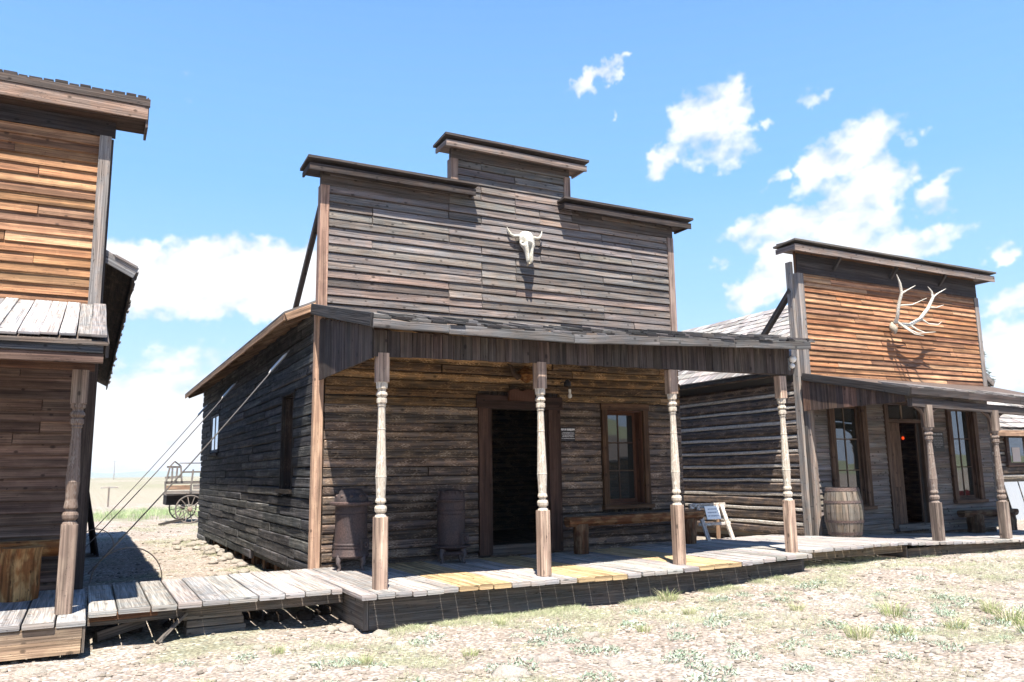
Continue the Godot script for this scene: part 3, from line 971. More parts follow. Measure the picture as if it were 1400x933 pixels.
func main_store() -> void:
	var s := thing("weathered_storefront", "grey board storefront with stepped false front, bleached skull and turned porch posts", "storefront")
	var x0 := 2.69
	var x1 := 8.96
	var zs := -10.79
	var W := x1 - x0
	# lower front wall of dark hewn boards, with door and window openings
	var yb := -0.12
	var holes := [[5.33 - x0, 6.32 - x0, 0.0, 2.1 - yb], [7.42 - x0, 8.14 - x0, 0.62 - yb, 2.12 - yb]]
	var clear := [[5.12 - x0, 6.53 - x0, -1.0, 2.3 - yb], [7.31 - x0, 8.25 - x0, 0.56 - yb, 2.24 - yb], [-1.0, 0.12, -1.0, 9.0]]
	var fw := backing(s, "front_wall", fr(Vector3(x0, yb, zs), X, Y), W, 3.6, 0.14, holes, M.log, Color(0.19, 0.16, 0.14))
	clad(fw, "wall_log", M.log, Transform3D.IDENTITY, W, 3.5, 0.124, "log", Vector2(1.5, 4.0), [Color(0.371, 0.314, 0.275), Color(0.435, 0.358, 0.314), Color(0.307, 0.262, 0.237), Color(0.499, 0.410, 0.352)], clear, [], [Color(0.625, 0.425, 0.237), Color(0.450, 0.306, 0.175), Color(0.350, 0.250, 0.156), Color(0.725, 0.525, 0.300)], 2.25 - yb)
	# false front of grey shiplap, raised in the middle
	var ff := backing(s, "false_front", fr(Vector3(x0 + 0.01, 3.38, zs), X, Y), W - 0.02, 2.72, 0.05, [[-1.0, 4.69 - x0, 2.05, 9.0], [6.83 - x0, 99.0, 2.05, 9.0]], M.grey, Color(0.30, 0.28, 0.27))
	clad(ff, "siding_board", M.grey, Transform3D(Basis(), Vector3(0, 0, 0.03)), W - 0.02, 2.70, 0.1225, "ship", Vector2(1, 2), GREY, [[-1.0, 4.78 - x0, 2.03, 9.0], [6.74 - x0, 99.0, 2.03, 9.0], [-1.0, 0.11, -1, 9], [W - 0.13, 99.0, -1, 9]], [0.75, 1.95, 2.5, 3.1, 3.55, 4.3, 4.75, 5.35])
	var post_tint := Color(0.50, 0.40, 0.36)
	for c in [[x0 - 0.005, 2.81, 3.40, 5.2, Color(0.55, 0.40, 0.34)], [8.845, x1 + 0.005, 3.42, 5.2, Color(0.50, 0.43, 0.41)], [4.68, 4.80, 5.40, 5.95, post_tint], [6.72, 6.84, 5.42, 5.98, post_tint]]:
		boxp(s, "corner_board", Vector3(c[0], c[2], zs - 0.07), Vector3(c[1], c[3], zs + 0.075), M.fresh, c[4])
	boxp(s, "corner_board", Vector3(x0 - 0.03, -0.06, zs - 0.02), Vector3(x0 + 0.105, 3.34, zs + 0.065), M.fresh, Color(0.74, 0.56, 0.45))
	boxp(s, "frieze_board", Vector3(x0, 5.205, zs), Vector3(4.66, 5.42, zs + 0.066), M.grey, Color(0.19, 0.165, 0.155))
	boxp(s, "frieze_board", Vector3(4.69, 5.955, zs), Vector3(6.83, 6.14, zs + 0.066), M.grey, Color(0.18, 0.155, 0.145))
	boxp(s, "frieze_board", Vector3(6.86, 5.205, zs), Vector3(x1, 5.44, zs + 0.066), M.grey, Color(0.19, 0.165, 0.155))
	cornice(s, 2.48, 5.02, 5.44, -10.54, -10.98, 0.10, Color(0.125, 0.105, 0.10), Color(0.13, 0.115, 0.11))
	cornice(s, 4.53, 7.06, 6.17, -10.54, -10.98, 0.10, Color(0.46, 0.385, 0.35), Color(0.14, 0.12, 0.115))
	cornice(s, 6.61, 9.24, 5.47, -10.54, -10.98, 0.10, Color(0.13, 0.11, 0.105), Color(0.13, 0.115, 0.11))
	# long side wall of sooty boards on stone piers
	var zb := -22.7
	var SW := -10.86 - zb
	var sb := -0.44
	var wf := func(z: float) -> float: return z - zb
	var sh := [[wf.call(-12.78), wf.call(-12.02), 0.96 - sb, 2.36 - sb], [wf.call(-20.95), wf.call(-19.65), 1.7 - sb, 2.62 - sb]]
	var low := [[1.4, 99.0, -9.0, 0.1], [4.4, 99.0, -9.0, 0.16], [7.6, 99.0, -9.0, 0.27], [wf.call(-12.84), wf.call(-11.96), 0.9 - sb, 2.42 - sb], [wf.call(-21.01), wf.call(-19.59), 1.64 - sb, 2.68 - sb]]
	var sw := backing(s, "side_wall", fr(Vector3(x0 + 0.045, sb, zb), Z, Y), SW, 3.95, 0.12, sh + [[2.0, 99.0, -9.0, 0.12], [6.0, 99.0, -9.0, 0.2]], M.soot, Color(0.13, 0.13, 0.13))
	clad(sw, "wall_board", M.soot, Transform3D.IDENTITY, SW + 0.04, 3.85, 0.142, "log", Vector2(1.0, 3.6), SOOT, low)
	window(s, fr(Vector3(x0 + 0.045, 0.96, -12.78), Z, Y), 0.76, 1.40, 1, 2, 0.1, 0.05, [Color(0.09, 0.08, 0.075), Color(0.13, 0.10, 0.09), Color(0.13, 0.10, 0.09)], M.log)
	window(s, fr(Vector3(x0 + 0.045, 1.7, -20.95), Z, Y), 1.3, 0.92, 2, 1, -0.055, 0.05, [Color(0.10, 0.09, 0.085), Color(0.6, 0.62, 0.64), Color(0.6, 0.62, 0.64)], M.log)
	boxp(s, "added_white_sheet", Vector3(x0 + 0.17, 1.72, -20.9), Vector3(x0 + 0.18, 2.6, -19.7), M.flat, Color(0.75, 0.77, 0.8))  # white sheet added behind the panes to brighten glass that mirrors the sky
	# remaining shell: back and far side walls, floor, roof with tan eaves
	boxp(s, "back_wall", Vector3(x0 + 0.05, -0.44, zb - 0.12), Vector3(x1, 3.5, zb), M.log, Color(0.30, 0.26, 0.23))
	boxp(s, "far_wall", Vector3(x1 - 0.14, -0.3, zb), Vector3(x1 - 0.02, 3.5, zs - 0.15), M.log, Color(0.30, 0.26, 0.23))
	boxp(s, "floor", Vector3(x0 + 0.05, -0.2, zb), Vector3(x1 - 0.15, -0.03, zs - 0.01), M.log, Color(0.34, 0.29, 0.25))
	boxp(s, "partition", Vector3(x0 + 0.2, -0.03, -15.1), Vector3(x1 - 0.15, 3.4, -15.0), M.log, Color(0.34, 0.27, 0.21))
	var zr0 := -10.85
	var zr1 := -23.15
	slab(s, "roof", Vector3(2.29, 3.33, zr0), Vector3(5.83, 4.95, zr0), Vector3(5.83, 4.95, zr1), Vector3(2.29, 3.33, zr1), 0.05, M.fresh, Color(0.5, 0.36, 0.24))
	slab(s, "roof", Vector3(5.83, 4.95, zr0), Vector3(9.3, 3.36, zr0), Vector3(9.3, 3.36, zr1), Vector3(5.83, 4.95, zr1), 0.05, M.fresh, Color(0.5, 0.36, 0.24))
	slab(s, "roof_covering", Vector3(2.26, 3.356, zr0 + 0.01), Vector3(5.83, 4.99, zr0 + 0.01), Vector3(5.83, 4.99, zr1 - 0.02), Vector3(2.26, 3.356, zr1 - 0.02), 0.03, M.grey, Color(0.25, 0.24, 0.24))
	beam(s, "eave_board", Vector3(2.275, 3.28, zr1), Vector3(2.275, 3.28, zr0), 0.09, 0.03, M.fresh, Color(0.62, 0.45, 0.32))
	beam(s, "rake_board", Vector3(2.285, 3.275, zr0 + 0.02), Vector3(2.70, 3.466, zr0 + 0.02), 0.10, 0.03, M.fresh, Color(0.75, 0.55, 0.40))
	for k in 16:
		var z := -11.1 - k * 0.78
		beam(s, "rafter_end", Vector3(2.31, 3.245, z), Vector3(2.74, 3.44, z), 0.09, 0.045, M.fresh, Color(0.42, 0.32, 0.24))
	beam(s, "brace", Vector3(2.76, 5.08, -10.86), Vector3(2.83, 3.62, -12.95), 0.075, 0.075, M.grey, Color(0.24, 0.21, 0.2), X)
	beam(s, "brace", Vector3(8.88, 5.08, -10.86), Vector3(8.86, 3.62, -12.95), 0.075, 0.075, M.grey, Color(0.24, 0.21, 0.2), X)
	for k in 11:
		var z := -11.4 - k * 1.0
		var h := 0.30 - k * 0.022
		boxp(s, "foundation_pier", Vector3(x0 + 0.1, -0.5, z - 0.12), Vector3(x0 + 0.32, -0.44 + h + 0.06, z + 0.1), M.bark, Color(0.30, 0.25, 0.2))
	# doorway
	var df := boxp(s, "door_frame", Vector3(5.12, -0.03, zs - 0.02), Vector3(5.33, 2.1, zs + 0.085), M.fresh, Color(0.135, 0.085, 0.07))
	boxp(df, "frame_board", Vector3(6.32, -0.03, zs - 0.02), Vector3(6.53, 2.1, zs + 0.085), M.fresh, Color(0.135, 0.085, 0.07))
	boxp(df, "frame_board", Vector3(5.08, 2.103, zs - 0.02), Vector3(6.57, 2.30, zs + 0.09), M.fresh, Color(0.10, 0.065, 0.055))
	boxp(df, "threshold", Vector3(5.335, -0.05, zs - 0.14), Vector3(6.315, 0.09, zs + 0.05), M.grey, Color(0.2, 0.17, 0.15))
	for q in [5.335, 6.29]:
		boxp(df, "jamb", Vector3(q, 0.09, zs - 0.15), Vector3(q + 0.025, 2.075, zs + 0.03), M.fresh, Color(0.12, 0.08, 0.065))
	# window to the right of the door
	window(s, fr(Vector3(7.42, 0.62, zs + 0.035), X, Y), 0.72, 1.50, 2, 3, 0.17, 0.1, [Color(0.19, 0.115, 0.07), Color(0.20, 0.105, 0.07), Color(0.15, 0.11, 0.09)], M.fresh)
	# porch roof
	var yw := 3.40
	var pr := slab(s, "porch_roof", Vector3(2.64, roof_y(2.6) - 0.06, -8.12), Vector3(9.2, roof_y(9.2) - 0.06, -8.12), Vector3(9.2, yw, -10.76), Vector3(2.64, yw - 0.02, -10.76), 0.05, M.grey, Color(0.30, 0.24, 0.2))
	var bx := [2.62, 3.5, 5.15, 6.45, 7.75, 9.21]
	for i in 5:
		var a: float = bx[i]
		var e: float = bx[i + 1] - 0.006
		var g := R(0.18, 0.30)
		beam(pr, "edge_board", Vector3(a, roof_y(a) - 0.085, -8.085 + R(-0.006, 0.006)), Vector3(e, roof_y(e) - 0.085, -8.085), 0.10 + R(-0.012, 0.012), 0.035, M.grey, Color(g, g * 0.99, g), Y, 0.006, 5, 0.005)
	var x := 2.62
	while x < 9.2:
		var w := R(0.10, 0.26)
		for layer in 3:
			if layer == 2 and rng.randf() < 0.3: continue
			var xx := x + R(-0.03, 0.03) + w / 2
			var k := (roof_y(xx) - 0.055 - yw) / (-8.12 + 10.76)
			var back := R(0.5, 0.6)
			var zf := -8.06 + R(-0.07, 0.04) - layer * 0.07
			var o := Vector3(xx, roof_y(xx) - 0.02 + layer * 0.036 - k * back + R(-0.006, 0.006), zf - back)
			shake(pr, o, Vector3(0, k, 1), X, w - 0.006, back, R(0.022, 0.042), pick([Color(0.13, 0.13, 0.135), Color(0.24, 0.235, 0.235), Color(0.09, 0.09, 0.095), Color(0.32, 0.31, 0.31)]))
		x += w
	for i in 2:
		var xr: float = 2.615 if i == 0 else 9.215
		beam(pr, "rake_edge", Vector3(xr, yw + 0.0, -10.74), Vector3(xr, roof_y(xr) - 0.04, -8.12), 0.15, 0.035, M.grey, Color(0.10, 0.10, 0.105), Y, 0.006, 4, 0.004)
	for k in 8:
		var xq := 3.2 + k * 0.8
		beam(pr, "rafter", Vector3(xq, yw - 0.14, -10.7), Vector3(xq, roof_y(xq) - 0.19, -8.5), 0.1, 0.05, M.fresh, Color(0.22, 0.15, 0.10))
	# skirt of upright boards under the roof edge
	var fa := beam(s, "porch_beam", Vector3(2.72, 2.55, -8.40), Vector3(9.02, 2.58, -8.40), 0.17, 0.08, M.grey, Color(0.16, 0.13, 0.12))
	x = 2.715
	while x < 9.0:
		var w := R(0.09, 0.17)
		var y0 := lerpf(2.43, 2.47, (x - 2.7) / 6.3) + R(-0.005, 0.005)
		part(fa, "fascia_board", extr(rect(w - 0.004, 0.022, 0.003), roof_y(x) - 0.11 - y0, 1, 0.001, 0.002, pick([Color(0.142, 0.125, 0.120), Color(0.157, 0.136, 0.131), Color(0.131, 0.116, 0.113), Color(0.181, 0.148, 0.136)])), M.fresh, fr(Vector3(x + w / 2 - 2.72, y0 - 2.55, 0.065), Y, -X))
		x += w
	for side in 1:
		var z := -8.36
		while z > -10.66:
			var w := R(0.1, 0.17)
			var yt := lerpf(2.72, 3.28, (-8.12 - (z - w / 2)) / 2.64) + (0.0 if side == 0 else 0.1)
			var y0 := 2.415 + R(-0.004, 0.004) + (0.0 if side == 0 else 0.06)
			part(fa, "fascia_board", extr(rect(w - 0.004, 0.022, 0.003), yt - y0, 1, 0.001, 0.002, pick([Color(0.167, 0.150, 0.146), Color(0.187, 0.170, 0.167), Color(0.153, 0.139, 0.138)])), M.fresh, fr(Vector3((2.715 if side == 0 else 9.01) - 2.72, y0 - 2.55, z - w / 2 + 8.40), Y, Z))
			z -= w
	for xq in [2.83, 4.84, 6.86, 8.87]:
		post(s, Vector3(xq, -0.05, -8.38), 2.52, 0.136, [0.75, 0.95, 1.93, 2.20], [Color(0.74, 0.61, 0.53), Color(1.05, 1.0, 0.93)])
	# porch deck
	var dy := func(px: float, pz: float) -> float: return -0.045 - 0.02 * smoothstep(4.0, 5.4, px) * smoothstep(7.6, 5.6, px) + 0.03 * smoothstep(7.2, 8.9, px) - 0.012 * (-8.05 - pz) / 2.7
	var sk := boxp(s, "porch_deck", Vector3(2.66, -0.42, -8.26), Vector3(8.86, -0.115, -8.21), M.grey, Color(0.20, 0.19, 0.18))
	planks(sk, "deck_plank", 2.53, 8.93, -10.78, -8.04, dy, Vector2(0.15, 0.26), 0.055, DECK, [[3.65, 4.2, Color(0.90, 0.74, 0.46), 0.7], [5.05, 5.85, Color(0.88, 0.73, 0.46), 0.7], [6.8, 7.9, Color(0.90, 0.75, 0.48), 0.55]])
	boxp(sk, "skirt_end", Vector3(2.60, -0.42, -10.7), Vector3(2.655, -0.115, -8.215), M.grey, Color(0.24, 0.22, 0.2))
	boxp(sk, "skirt_end", Vector3(8.865, -0.36, -10.7), Vector3(8.91, -0.10, -8.215), M.grey, Color(0.22, 0.2, 0.19))
	for zz in [-8.75, -9.6, -10.5]:
		boxp(sk, "joist", Vector3(2.67, -0.28, zz), Vector3(8.85, -0.125, zz + 0.06), M.grey, Color(0.2, 0.18, 0.16))
	rebase(s, Vector3(5.8, -0.42, -10.8))

# ---------------------------------------------------------------- storefront at the left edge
func left_store() -> void:
	var s := thing("tan_storefront", "tall storefront with orange lap siding, plank porch roof and stump bench", "storefront")
	var x1 := 0.03
	var x0 := -6.0
	var W := x1 - x0
	var zs := -10.79
	var fw := backing(s, "front_wall", fr(Vector3(x0, -0.14, zs), X, Y), W, 3.4, 0.14, [], M.fresh, Color(0.2, 0.145, 0.12))
	clad(fw, "siding_board", M.fresh, Transform3D.IDENTITY, W - 0.1, 3.35, 0.13, "lap", Vector2(1.8, 3.6), [Color(0.300, 0.219, 0.181), Color(0.350, 0.250, 0.206), Color(0.263, 0.194, 0.163)], [[-1.0, W - 2.6, -1.0, 9.0]])
	var ff := backing(s, "false_front", fr(Vector3(x0, 3.2, zs), X, Y), W, 2.7, 0.08, [], M.fresh, Color(0.4, 0.25, 0.16))
	clad(ff, "siding_board", M.fresh, Transform3D.IDENTITY, W - 0.12, 2.20, 0.122, "lap", Vector2(0.9, 2.6), ORANGE, [[-1.0, W - 2.6, -1.0, 9.0]])
	boxp(s, "corner_board", Vector3(x1 - 0.13, 3.2, zs - 0.03), Vector3(x1 + 0.004, 5.40, zs + 0.06), M.grey, Color(0.50, 0.47, 0.45))
	boxp(s, "corner_board", Vector3(x1 - 0.02, 3.2, zs - 0.16), Vector3(x1 + 0.03, 5.40, zs - 0.031), M.grey, Color(0.20, 0.18, 0.17))
	boxp(s, "frieze_board", Vector3(-2.6, 5.40, zs), Vector3(x1 + 0.045, 5.62, zs + 0.05), M.grey, Color(0.075, 0.066, 0.066))
	var c := boxp(s, "cornice", Vector3(-2.6, 5.60, -10.98), Vector3(0.40, 5.64, -10.54), M.fresh, Color(0.12, 0.085, 0.07))
	part(c, "fascia_board", extr(rect(0.17, 0.03), 3.02, 3, 0.002, 0.002, Color(0.46, 0.34, 0.28)), M.grey, fr(Vector3(-2.6, 5.70, -10.52), X, Y))
	part(c, "trim_board", extr(rect(0.10, 0.045), 3.04, 3, 0.002, 0.002, Color(0.20, 0.165, 0.15)), M.grey, fr(Vector3(-2.6, 5.835, -10.515), X, Y))
	boxp(c, "end_board", Vector3(0.40, 5.52, -10.98), Vector3(0.43, 5.86, -10.53), M.grey, Color(0.2, 0.17, 0.16))
	var x := -2.5
	while x < 0.40:
		var w := minf(R(0.09, 0.16), 0.43 - x)
		shake(c, Vector3(x + w / 2, 5.99 + R(-0.01, 0.012), -11.0), Vector3(0, -0.17, 1), X, w - 0.016, R(0.47, 0.5), 0.04, pick([Color(0.12, 0.11, 0.11), Color(0.18, 0.17, 0.17)]))
		x += w
	# porch roof of loose grey planks
	var pr := slab(s, "porch_roof", Vector3(-2.6, 2.43, -8.36), Vector3(0.12, 2.43, -8.36), Vector3(0.04, 3.19, -10.74), Vector3(-2.6, 3.19, -10.74), 0.04, M.grey, Color(0.2, 0.17, 0.15))
	x = -2.6
	while x < 0.08:
		var w := minf(R(0.08, 0.19), 0.13 - x)
		var L := R(2.42, 2.54)
		part(pr, "roof_plank", extr(rect(w - 0.008, 0.024, 0.004), L, 3, 0.003, 0.004, pick([Color(0.68, 0.67, 0.67), Color(0.78, 0.77, 0.76), Color(0.44, 0.43, 0.43), Color(0.72, 0.70, 0.68)])), M.grey, fr(Vector3(x + w / 2 - 0.02, 3.225 + R(-0.006, 0.016), -10.73), Vector3(R(0.0, 0.03), -0.76, 2.38), X))
		x += w
	beam(pr, "edge_board", Vector3(-2.6, 2.375, -8.40), Vector3(0.08, 2.375, -8.40), 0.11, 0.03, M.grey, Color(0.13, 0.14, 0.16), Y)
	beam(pr, "edge_board", Vector3(-2.6, 2.27, -8.42), Vector3(0.085, 2.27, -8.42), 0.09, 0.04, M.fresh, Color(0.26, 0.19, 0.17), Y)
	beam(pr, "rake_edge", Vector3(0.075, 3.10, -10.74), Vector3(0.115, 2.35, -8.42), 0.14, 0.03, M.grey, Color(0.15, 0.14, 0.14), Y)
	beam(s, "porch_beam", Vector3(-2.6, 2.27, -8.92), Vector3(0.02, 2.27, -8.92), 0.13, 0.10, M.fresh, Color(0.20, 0.12, 0.09), Y)
	post(s, Vector3(-0.10, -0.10, -8.92), 2.31, 0.145, [0.82, 1.06, 1.74, 1.98], [Color(0.54, 0.46, 0.41), Color(0.38, 0.32, 0.29)])
	boxp(s, "wall_post", Vector3(-0.07, -0.1, zs + 0.005), Vector3(0.06, 2.95, zs + 0.09), M.fresh, Color(0.10, 0.085, 0.08))
	# deck
	var dy := func(px: float, pz: float) -> float: return -0.10 - 0.01 * px
	var sk := boxp(s, "porch_deck", Vector3(-2.6, -0.26, -8.47), Vector3(0.065, -0.15, -8.425), M.fresh, Color(0.50, 0.42, 0.34))
	boxp(sk, "skirt_board", Vector3(-2.6, -0.385, -8.465), Vector3(0.06, -0.263, -8.42), M.fresh, Color(0.62, 0.50, 0.38))
	boxp(sk, "skirt_end", Vector3(0.068, -0.385, -10.7), Vector3(0.09, -0.15, -8.43), M.grey, Color(0.3, 0.26, 0.22))
	planks(sk, "deck_plank", -2.58, 0.095, -10.78, -8.39, dy, Vector2(0.2, 0.32), 0.05, [Color(0.58, 0.58, 0.57), Color(0.5, 0.5, 0.5)])
	# body behind: side wall edge-on to the street view, roof with a wide eave
	boxp(s, "side_wall", Vector3(-0.09, -0.44, -25.0), Vector3(0.03, 3.95, -10.94), M.log, Color(0.30, 0.26, 0.23))
	boxp(s, "back_wall", Vector3(x0, -0.44, -25.1), Vector3(0.03, 3.95, -25.0), M.log, Color(0.30, 0.26, 0.23))
	boxp(s, "far_wall", Vector3(x0 - 0.1, -0.44, -25.1), Vector3(x0, 5.6, -10.8), M.log, Color(0.30, 0.26, 0.23))
	slab(s, "roof", Vector3(-2.9, 5.45, -10.9), Vector3(0.40, 3.76, -10.9), Vector3(0.40, 3.76, -25.3), Vector3(-2.9, 5.45, -25.3), 0.06, M.log, Color(0.14, 0.115, 0.10))
	slab(s, "roof", Vector3(-6.3, 3.76, -10.9), Vector3(-2.9, 5.45, -10.9), Vector3(-2.9, 5.45, -25.3), Vector3(-6.3, 3.76, -25.3), 0.06, M.log, Color(0.14, 0.115, 0.10))
	beam(s, "rake_board", Vector3(0.03, 3.90, -10.88), Vector3(0.41, 3.705, -10.88), 0.15, 0.035, M.grey, Color(0.42, 0.42, 0.43), Y)
	beam(s, "eave_board", Vector3(0.39, 3.67, -25.3), Vector3(0.39, 3.67, -10.9), 0.11, 0.03, M.grey, Color(0.16, 0.14, 0.13))
	for k in 60:
		var z := -10.95 - k * 0.24
		shake(s, Vector3(0.15, 3.915 + R(-0.006, 0.006), z), Vector3(1, -0.512, 0), Z, 0.22, 0.34 + R(-0.03, 0.02), 0.025, pick(SHAKE))
	rebase(s, Vector3(-3.0, -0.42, -10.8))

# ---------------------------------------------------------------- storefront to the right
func bracket(parent: Node, at: Vector3, sx: float) -> void:
	var b := MB.new(); b.tint = Color(0.17, 0.135, 0.125)
	b.tube([at + Vector3(sx * 0.08, -0.36, 0), at + Vector3(sx * 0.10, -0.2, 0), at + Vector3(sx * 0.17, -0.1, 0), at + Vector3(sx * 0.30, -0.05, 0), at + Vector3(sx * 0.36, 0.0, 0)], [0.012, 0.026, 0.034, 0.026, 0.02], 6)
	part(parent, "bracket", b.done(), M.fresh)

func right_store() -> void:
	var s := thing("rust_siding_storefront", "storefront with rust orange lap siding, white antlers and log side wall", "storefront")
	var x0 := 11.9
	var x1 := 17.52
	var W := x1 - x0
	var zs := -10.64
	var yb := -0.16
	var holes := [[12.55 - x0, 13.33 - x0, 0.42 - yb, 2.34 - yb], [14.12 - x0, 15.12 - x0, 0.0, 2.38 - yb], [16.1 - x0, 16.86 - x0, 0.45 - yb, 2.36 - yb]]
	var clear := [[12.4 - x0, 13.48 - x0, 0.34 - yb, 2.46 - yb], [14.02 - x0, 15.22 - x0, -1.0, 2.46 - yb], [15.97 - x0, 16.99 - x0, 0.38 - yb, 2.46 - yb], [-1.0, 0.14, -1.0, 9.0], [W - 0.1, 99, -1, 9]]
	var fw := backing(s, "front_wall", fr(Vector3(x0, yb, zs), X, Y), W, 3.1, 0.13, holes, M.grey, Color(0.22, 0.21, 0.2))
	clad(fw, "siding_board", M.grey, Transform3D.IDENTITY, W, 3.0, 0.105, "lap", Vector2(1.0, 2.4), [Color(0.362, 0.344, 0.338), Color(0.413, 0.388, 0.369), Color(0.325, 0.306, 0.300), Color(0.388, 0.338, 0.300)], clear)
	var ff := backing(s, "false_front", fr(Vector3(x0, 2.86, zs), X, Y), W, 2.46, 0.06, [], M.fresh, Color(0.4, 0.25, 0.16))
	clad(ff, "siding_board", M.fresh, Transform3D.IDENTITY, W, 2.0, 0.103, "lap", Vector2(0.7, 2.4), RUST, [[-1.0, 0.13, -1, 9], [W - 0.11, 99, -1, 9]])
	for k in 3:
		boxp(s, "frieze_board", Vector3(x0, 4.865 + k * 0.13, zs), Vector3(x1, 4.99 + k * 0.13, zs + 0.03), M.grey, [Color(0.115, 0.10, 0.10), Color(0.13, 0.115, 0.11), Color(0.10, 0.09, 0.09)][k])
	boxp(s, "corner_board", Vector3(x0 - 0.02, 2.86, zs - 0.07), Vector3(x0 + 0.13, 4.86, zs + 0.045), M.grey, Color(0.50, 0.47, 0.45))
	boxp(s, "corner_board", Vector3(x1 - 0.11, 2.86, zs - 0.07), Vector3(x1 + 0.02, 4.86, zs + 0.045), M.grey, Color(0.48, 0.45, 0.43))
	beam(s, "corner_board", Vector3(x0 + 0.07, -0.1, zs + 0.02), Vector3(x0 + 0.07, 2.84, zs + 0.02), 0.12, 0.07, M.grey, Color(0.48, 0.42, 0.38), X)
	beam(s, "corner_board", Vector3(x0 - 0.04, -0.1, zs - 0.14), Vector3(x0 - 0.04, 5.1, zs - 0.14), 0.14, 0.06, M.grey, Color(0.56, 0.53, 0.50), Z)
	var c := cornice(s, 11.6, 17.85, 5.35, -10.36, -10.85, 0.13, Color(0.42, 0.36, 0.33), Color(0.2, 0.19, 0.18))
	var x := 11.62
	while x < 17.8:
		var w := R(0.12, 0.26)
		if rng.randf() < 0.8:
			shake(c, Vector3(x + w / 2, 5.44 + R(-0.01, 0.02), -10.85), Vector3(0, -0.05, 1), X, w - 0.01, R(0.42, 0.5), 0.02, pick([Color(0.14, 0.13, 0.13), Color(0.2, 0.19, 0.18)]))
		x += w
	for q in [12.9, 14.6, 16.2]:
		beam(s, "cornice_bracket", Vector3(q, 5.02, zs + 0.04), Vector3(q, 5.26, -10.40), 0.06, 0.06, M.grey, Color(0.13, 0.12, 0.115), X)
	beam(s, "brace", Vector3(11.86, 4.55, -10.76), Vector3(12.35, 3.62, -12.3), 0.11, 0.09, M.grey, Color(0.19, 0.17, 0.16), X)
	# windows, doorway with transom
	window(s, fr(Vector3(12.55, 0.42, zs + 0.02), X, Y), 0.78, 1.92, 2, 3, 0.06, 0.13, [Color(0.24, 0.17, 0.13), Color(0.22, 0.16, 0.125), Color(0.36, 0.30, 0.25)], M.fresh)
	window(s, fr(Vector3(16.1, 0.45, zs + 0.02), X, Y), 0.76, 1.91, 2, 3, 0.06, 0.12, [Color(0.22, 0.15, 0.115), Color(0.2, 0.14, 0.11), Color(0.2, 0.15, 0.12)], M.fresh)
	var df := boxp(s, "door_frame", Vector3(14.02, -0.06, zs - 0.02), Vector3(14.12, 2.38, zs + 0.06), M.fresh, Color(0.2, 0.155, 0.13))
	boxp(df, "frame_board", Vector3(15.12, -0.06, zs - 0.02), Vector3(15.22, 2.38, zs + 0.06), M.fresh, Color(0.2, 0.155, 0.13))
	boxp(df, "frame_board", Vector3(14.0, 2.383, zs - 0.02), Vector3(15.24, 2.47, zs + 0.065), M.fresh, Color(0.2, 0.155, 0.13))
	boxp(df, "transom_bar", Vector3(14.122, 2.02, zs - 0.05), Vector3(15.118, 2.09, zs + 0.05), M.fresh, Color(0.2, 0.155, 0.13))
	boxp(df, "threshold", Vector3(14.122, -0.1, zs - 0.1), Vector3(15.118, 0.02, zs + 0.09), M.grey, Color(0.3, 0.28, 0.26))
	for k in 2:
		var a := 14.13 + k * 0.5
		boxp(df, "transom_pane", Vector3(a + 0.01, 2.11, zs - 0.03), Vector3(a + 0.46, 2.36, zs - 0.026), M.glass)
	boxp(df, "transom_muntin", Vector3(14.6, 2.092, zs - 0.045), Vector3(14.63, 2.378, zs - 0.01), M.fresh, Color(0.5, 0.42, 0.34))
	var dl := boxp(s, "door_leaf", Vector3(14.125, 0.025, zs - 0.06), Vector3(14.52, 2.015, zs - 0.02), M.fresh, Color(0.22, 0.16, 0.125))
	for p in [[0.75, 1.85], [0.15, 0.66]]:
		boxp(dl, "door_panel", Vector3(14.2, p[0], zs - 0.021), Vector3(14.45, p[1], zs - 0.008), M.fresh, Color(0.25, 0.18, 0.14))
	beam(s, "door_leaf", Vector3(15.1, 0.03, zs - 0.08), Vector3(15.1, 2.01, zs - 0.08), 0.04, 0.03, M.fresh, Color(0.2, 0.15, 0.12), X)
	# shell
	boxp(s, "back_wall", Vector3(x0, -0.3, -19.1), Vector3(x1, 3.0, -19.0), M.log, Color(0.30, 0.26, 0.23))
	boxp(s, "far_wall", Vector3(x1 - 0.12, -0.3, -19.0), Vector3(x1, 3.0, zs - 0.14), M.log, Color(0.30, 0.26, 0.23))
	boxp(s, "floor", Vector3(x0 + 0.1, -0.3, -19.0), Vector3(x1 - 0.13, -0.12, zs - 0.01), M.log, Color(0.34, 0.29, 0.25))
	boxp(s, "partition", Vector3(x0 + 0.2, -0.12, -13.6), Vector3(x1 - 0.15, 3.0, -13.5), M.log, Color(0.34, 0.27, 0.21))
	# chinked log side wall
	var lw := boxp(s, "log_wall", Vector3(x0 + 0.06, -0.2, -19.0), Vector3(x0 + 0.18, 3.0, zs - 0.2), M.flat, Color(0.16, 0.15, 0.14))
	for k in 11:
		var y := -0.03 + k * 0.272
		var hgt := 0.21 + R(-0.012, 0.012)
		var g := R(0.85, 1.2)
		var zf := zs - 0.2
		part(lw, "wall_log", extr(rect(hgt, 0.2, 0.05), zf + 19.0, 8, 0.012, 0.012, Color(0.36 * g, 0.31 * g, 0.285 * g)), M.log, fr(Vector3(x0 + 0.03, y, -19.0), Z, Y))
		if k > 0:
			part(lw, "chinking", extr(rect(0.06 + R(-0.008, 0.012), 0.10, 0.012), zf + 18.98, 12, 0.009, 0.006, Color(0.86, 0.84, 0.81)), M.stone, fr(Vector3(x0 - 0.012, y - 0.136, -18.99), Z, Y))
	beam(lw, "top_plate", Vector3(x0 - 0.06, 2.98, -19.0), Vector3(x0 - 0.06, 2.98, zs - 0.2), 0.12, 0.12, M.log, Color(0.42, 0.36, 0.32))
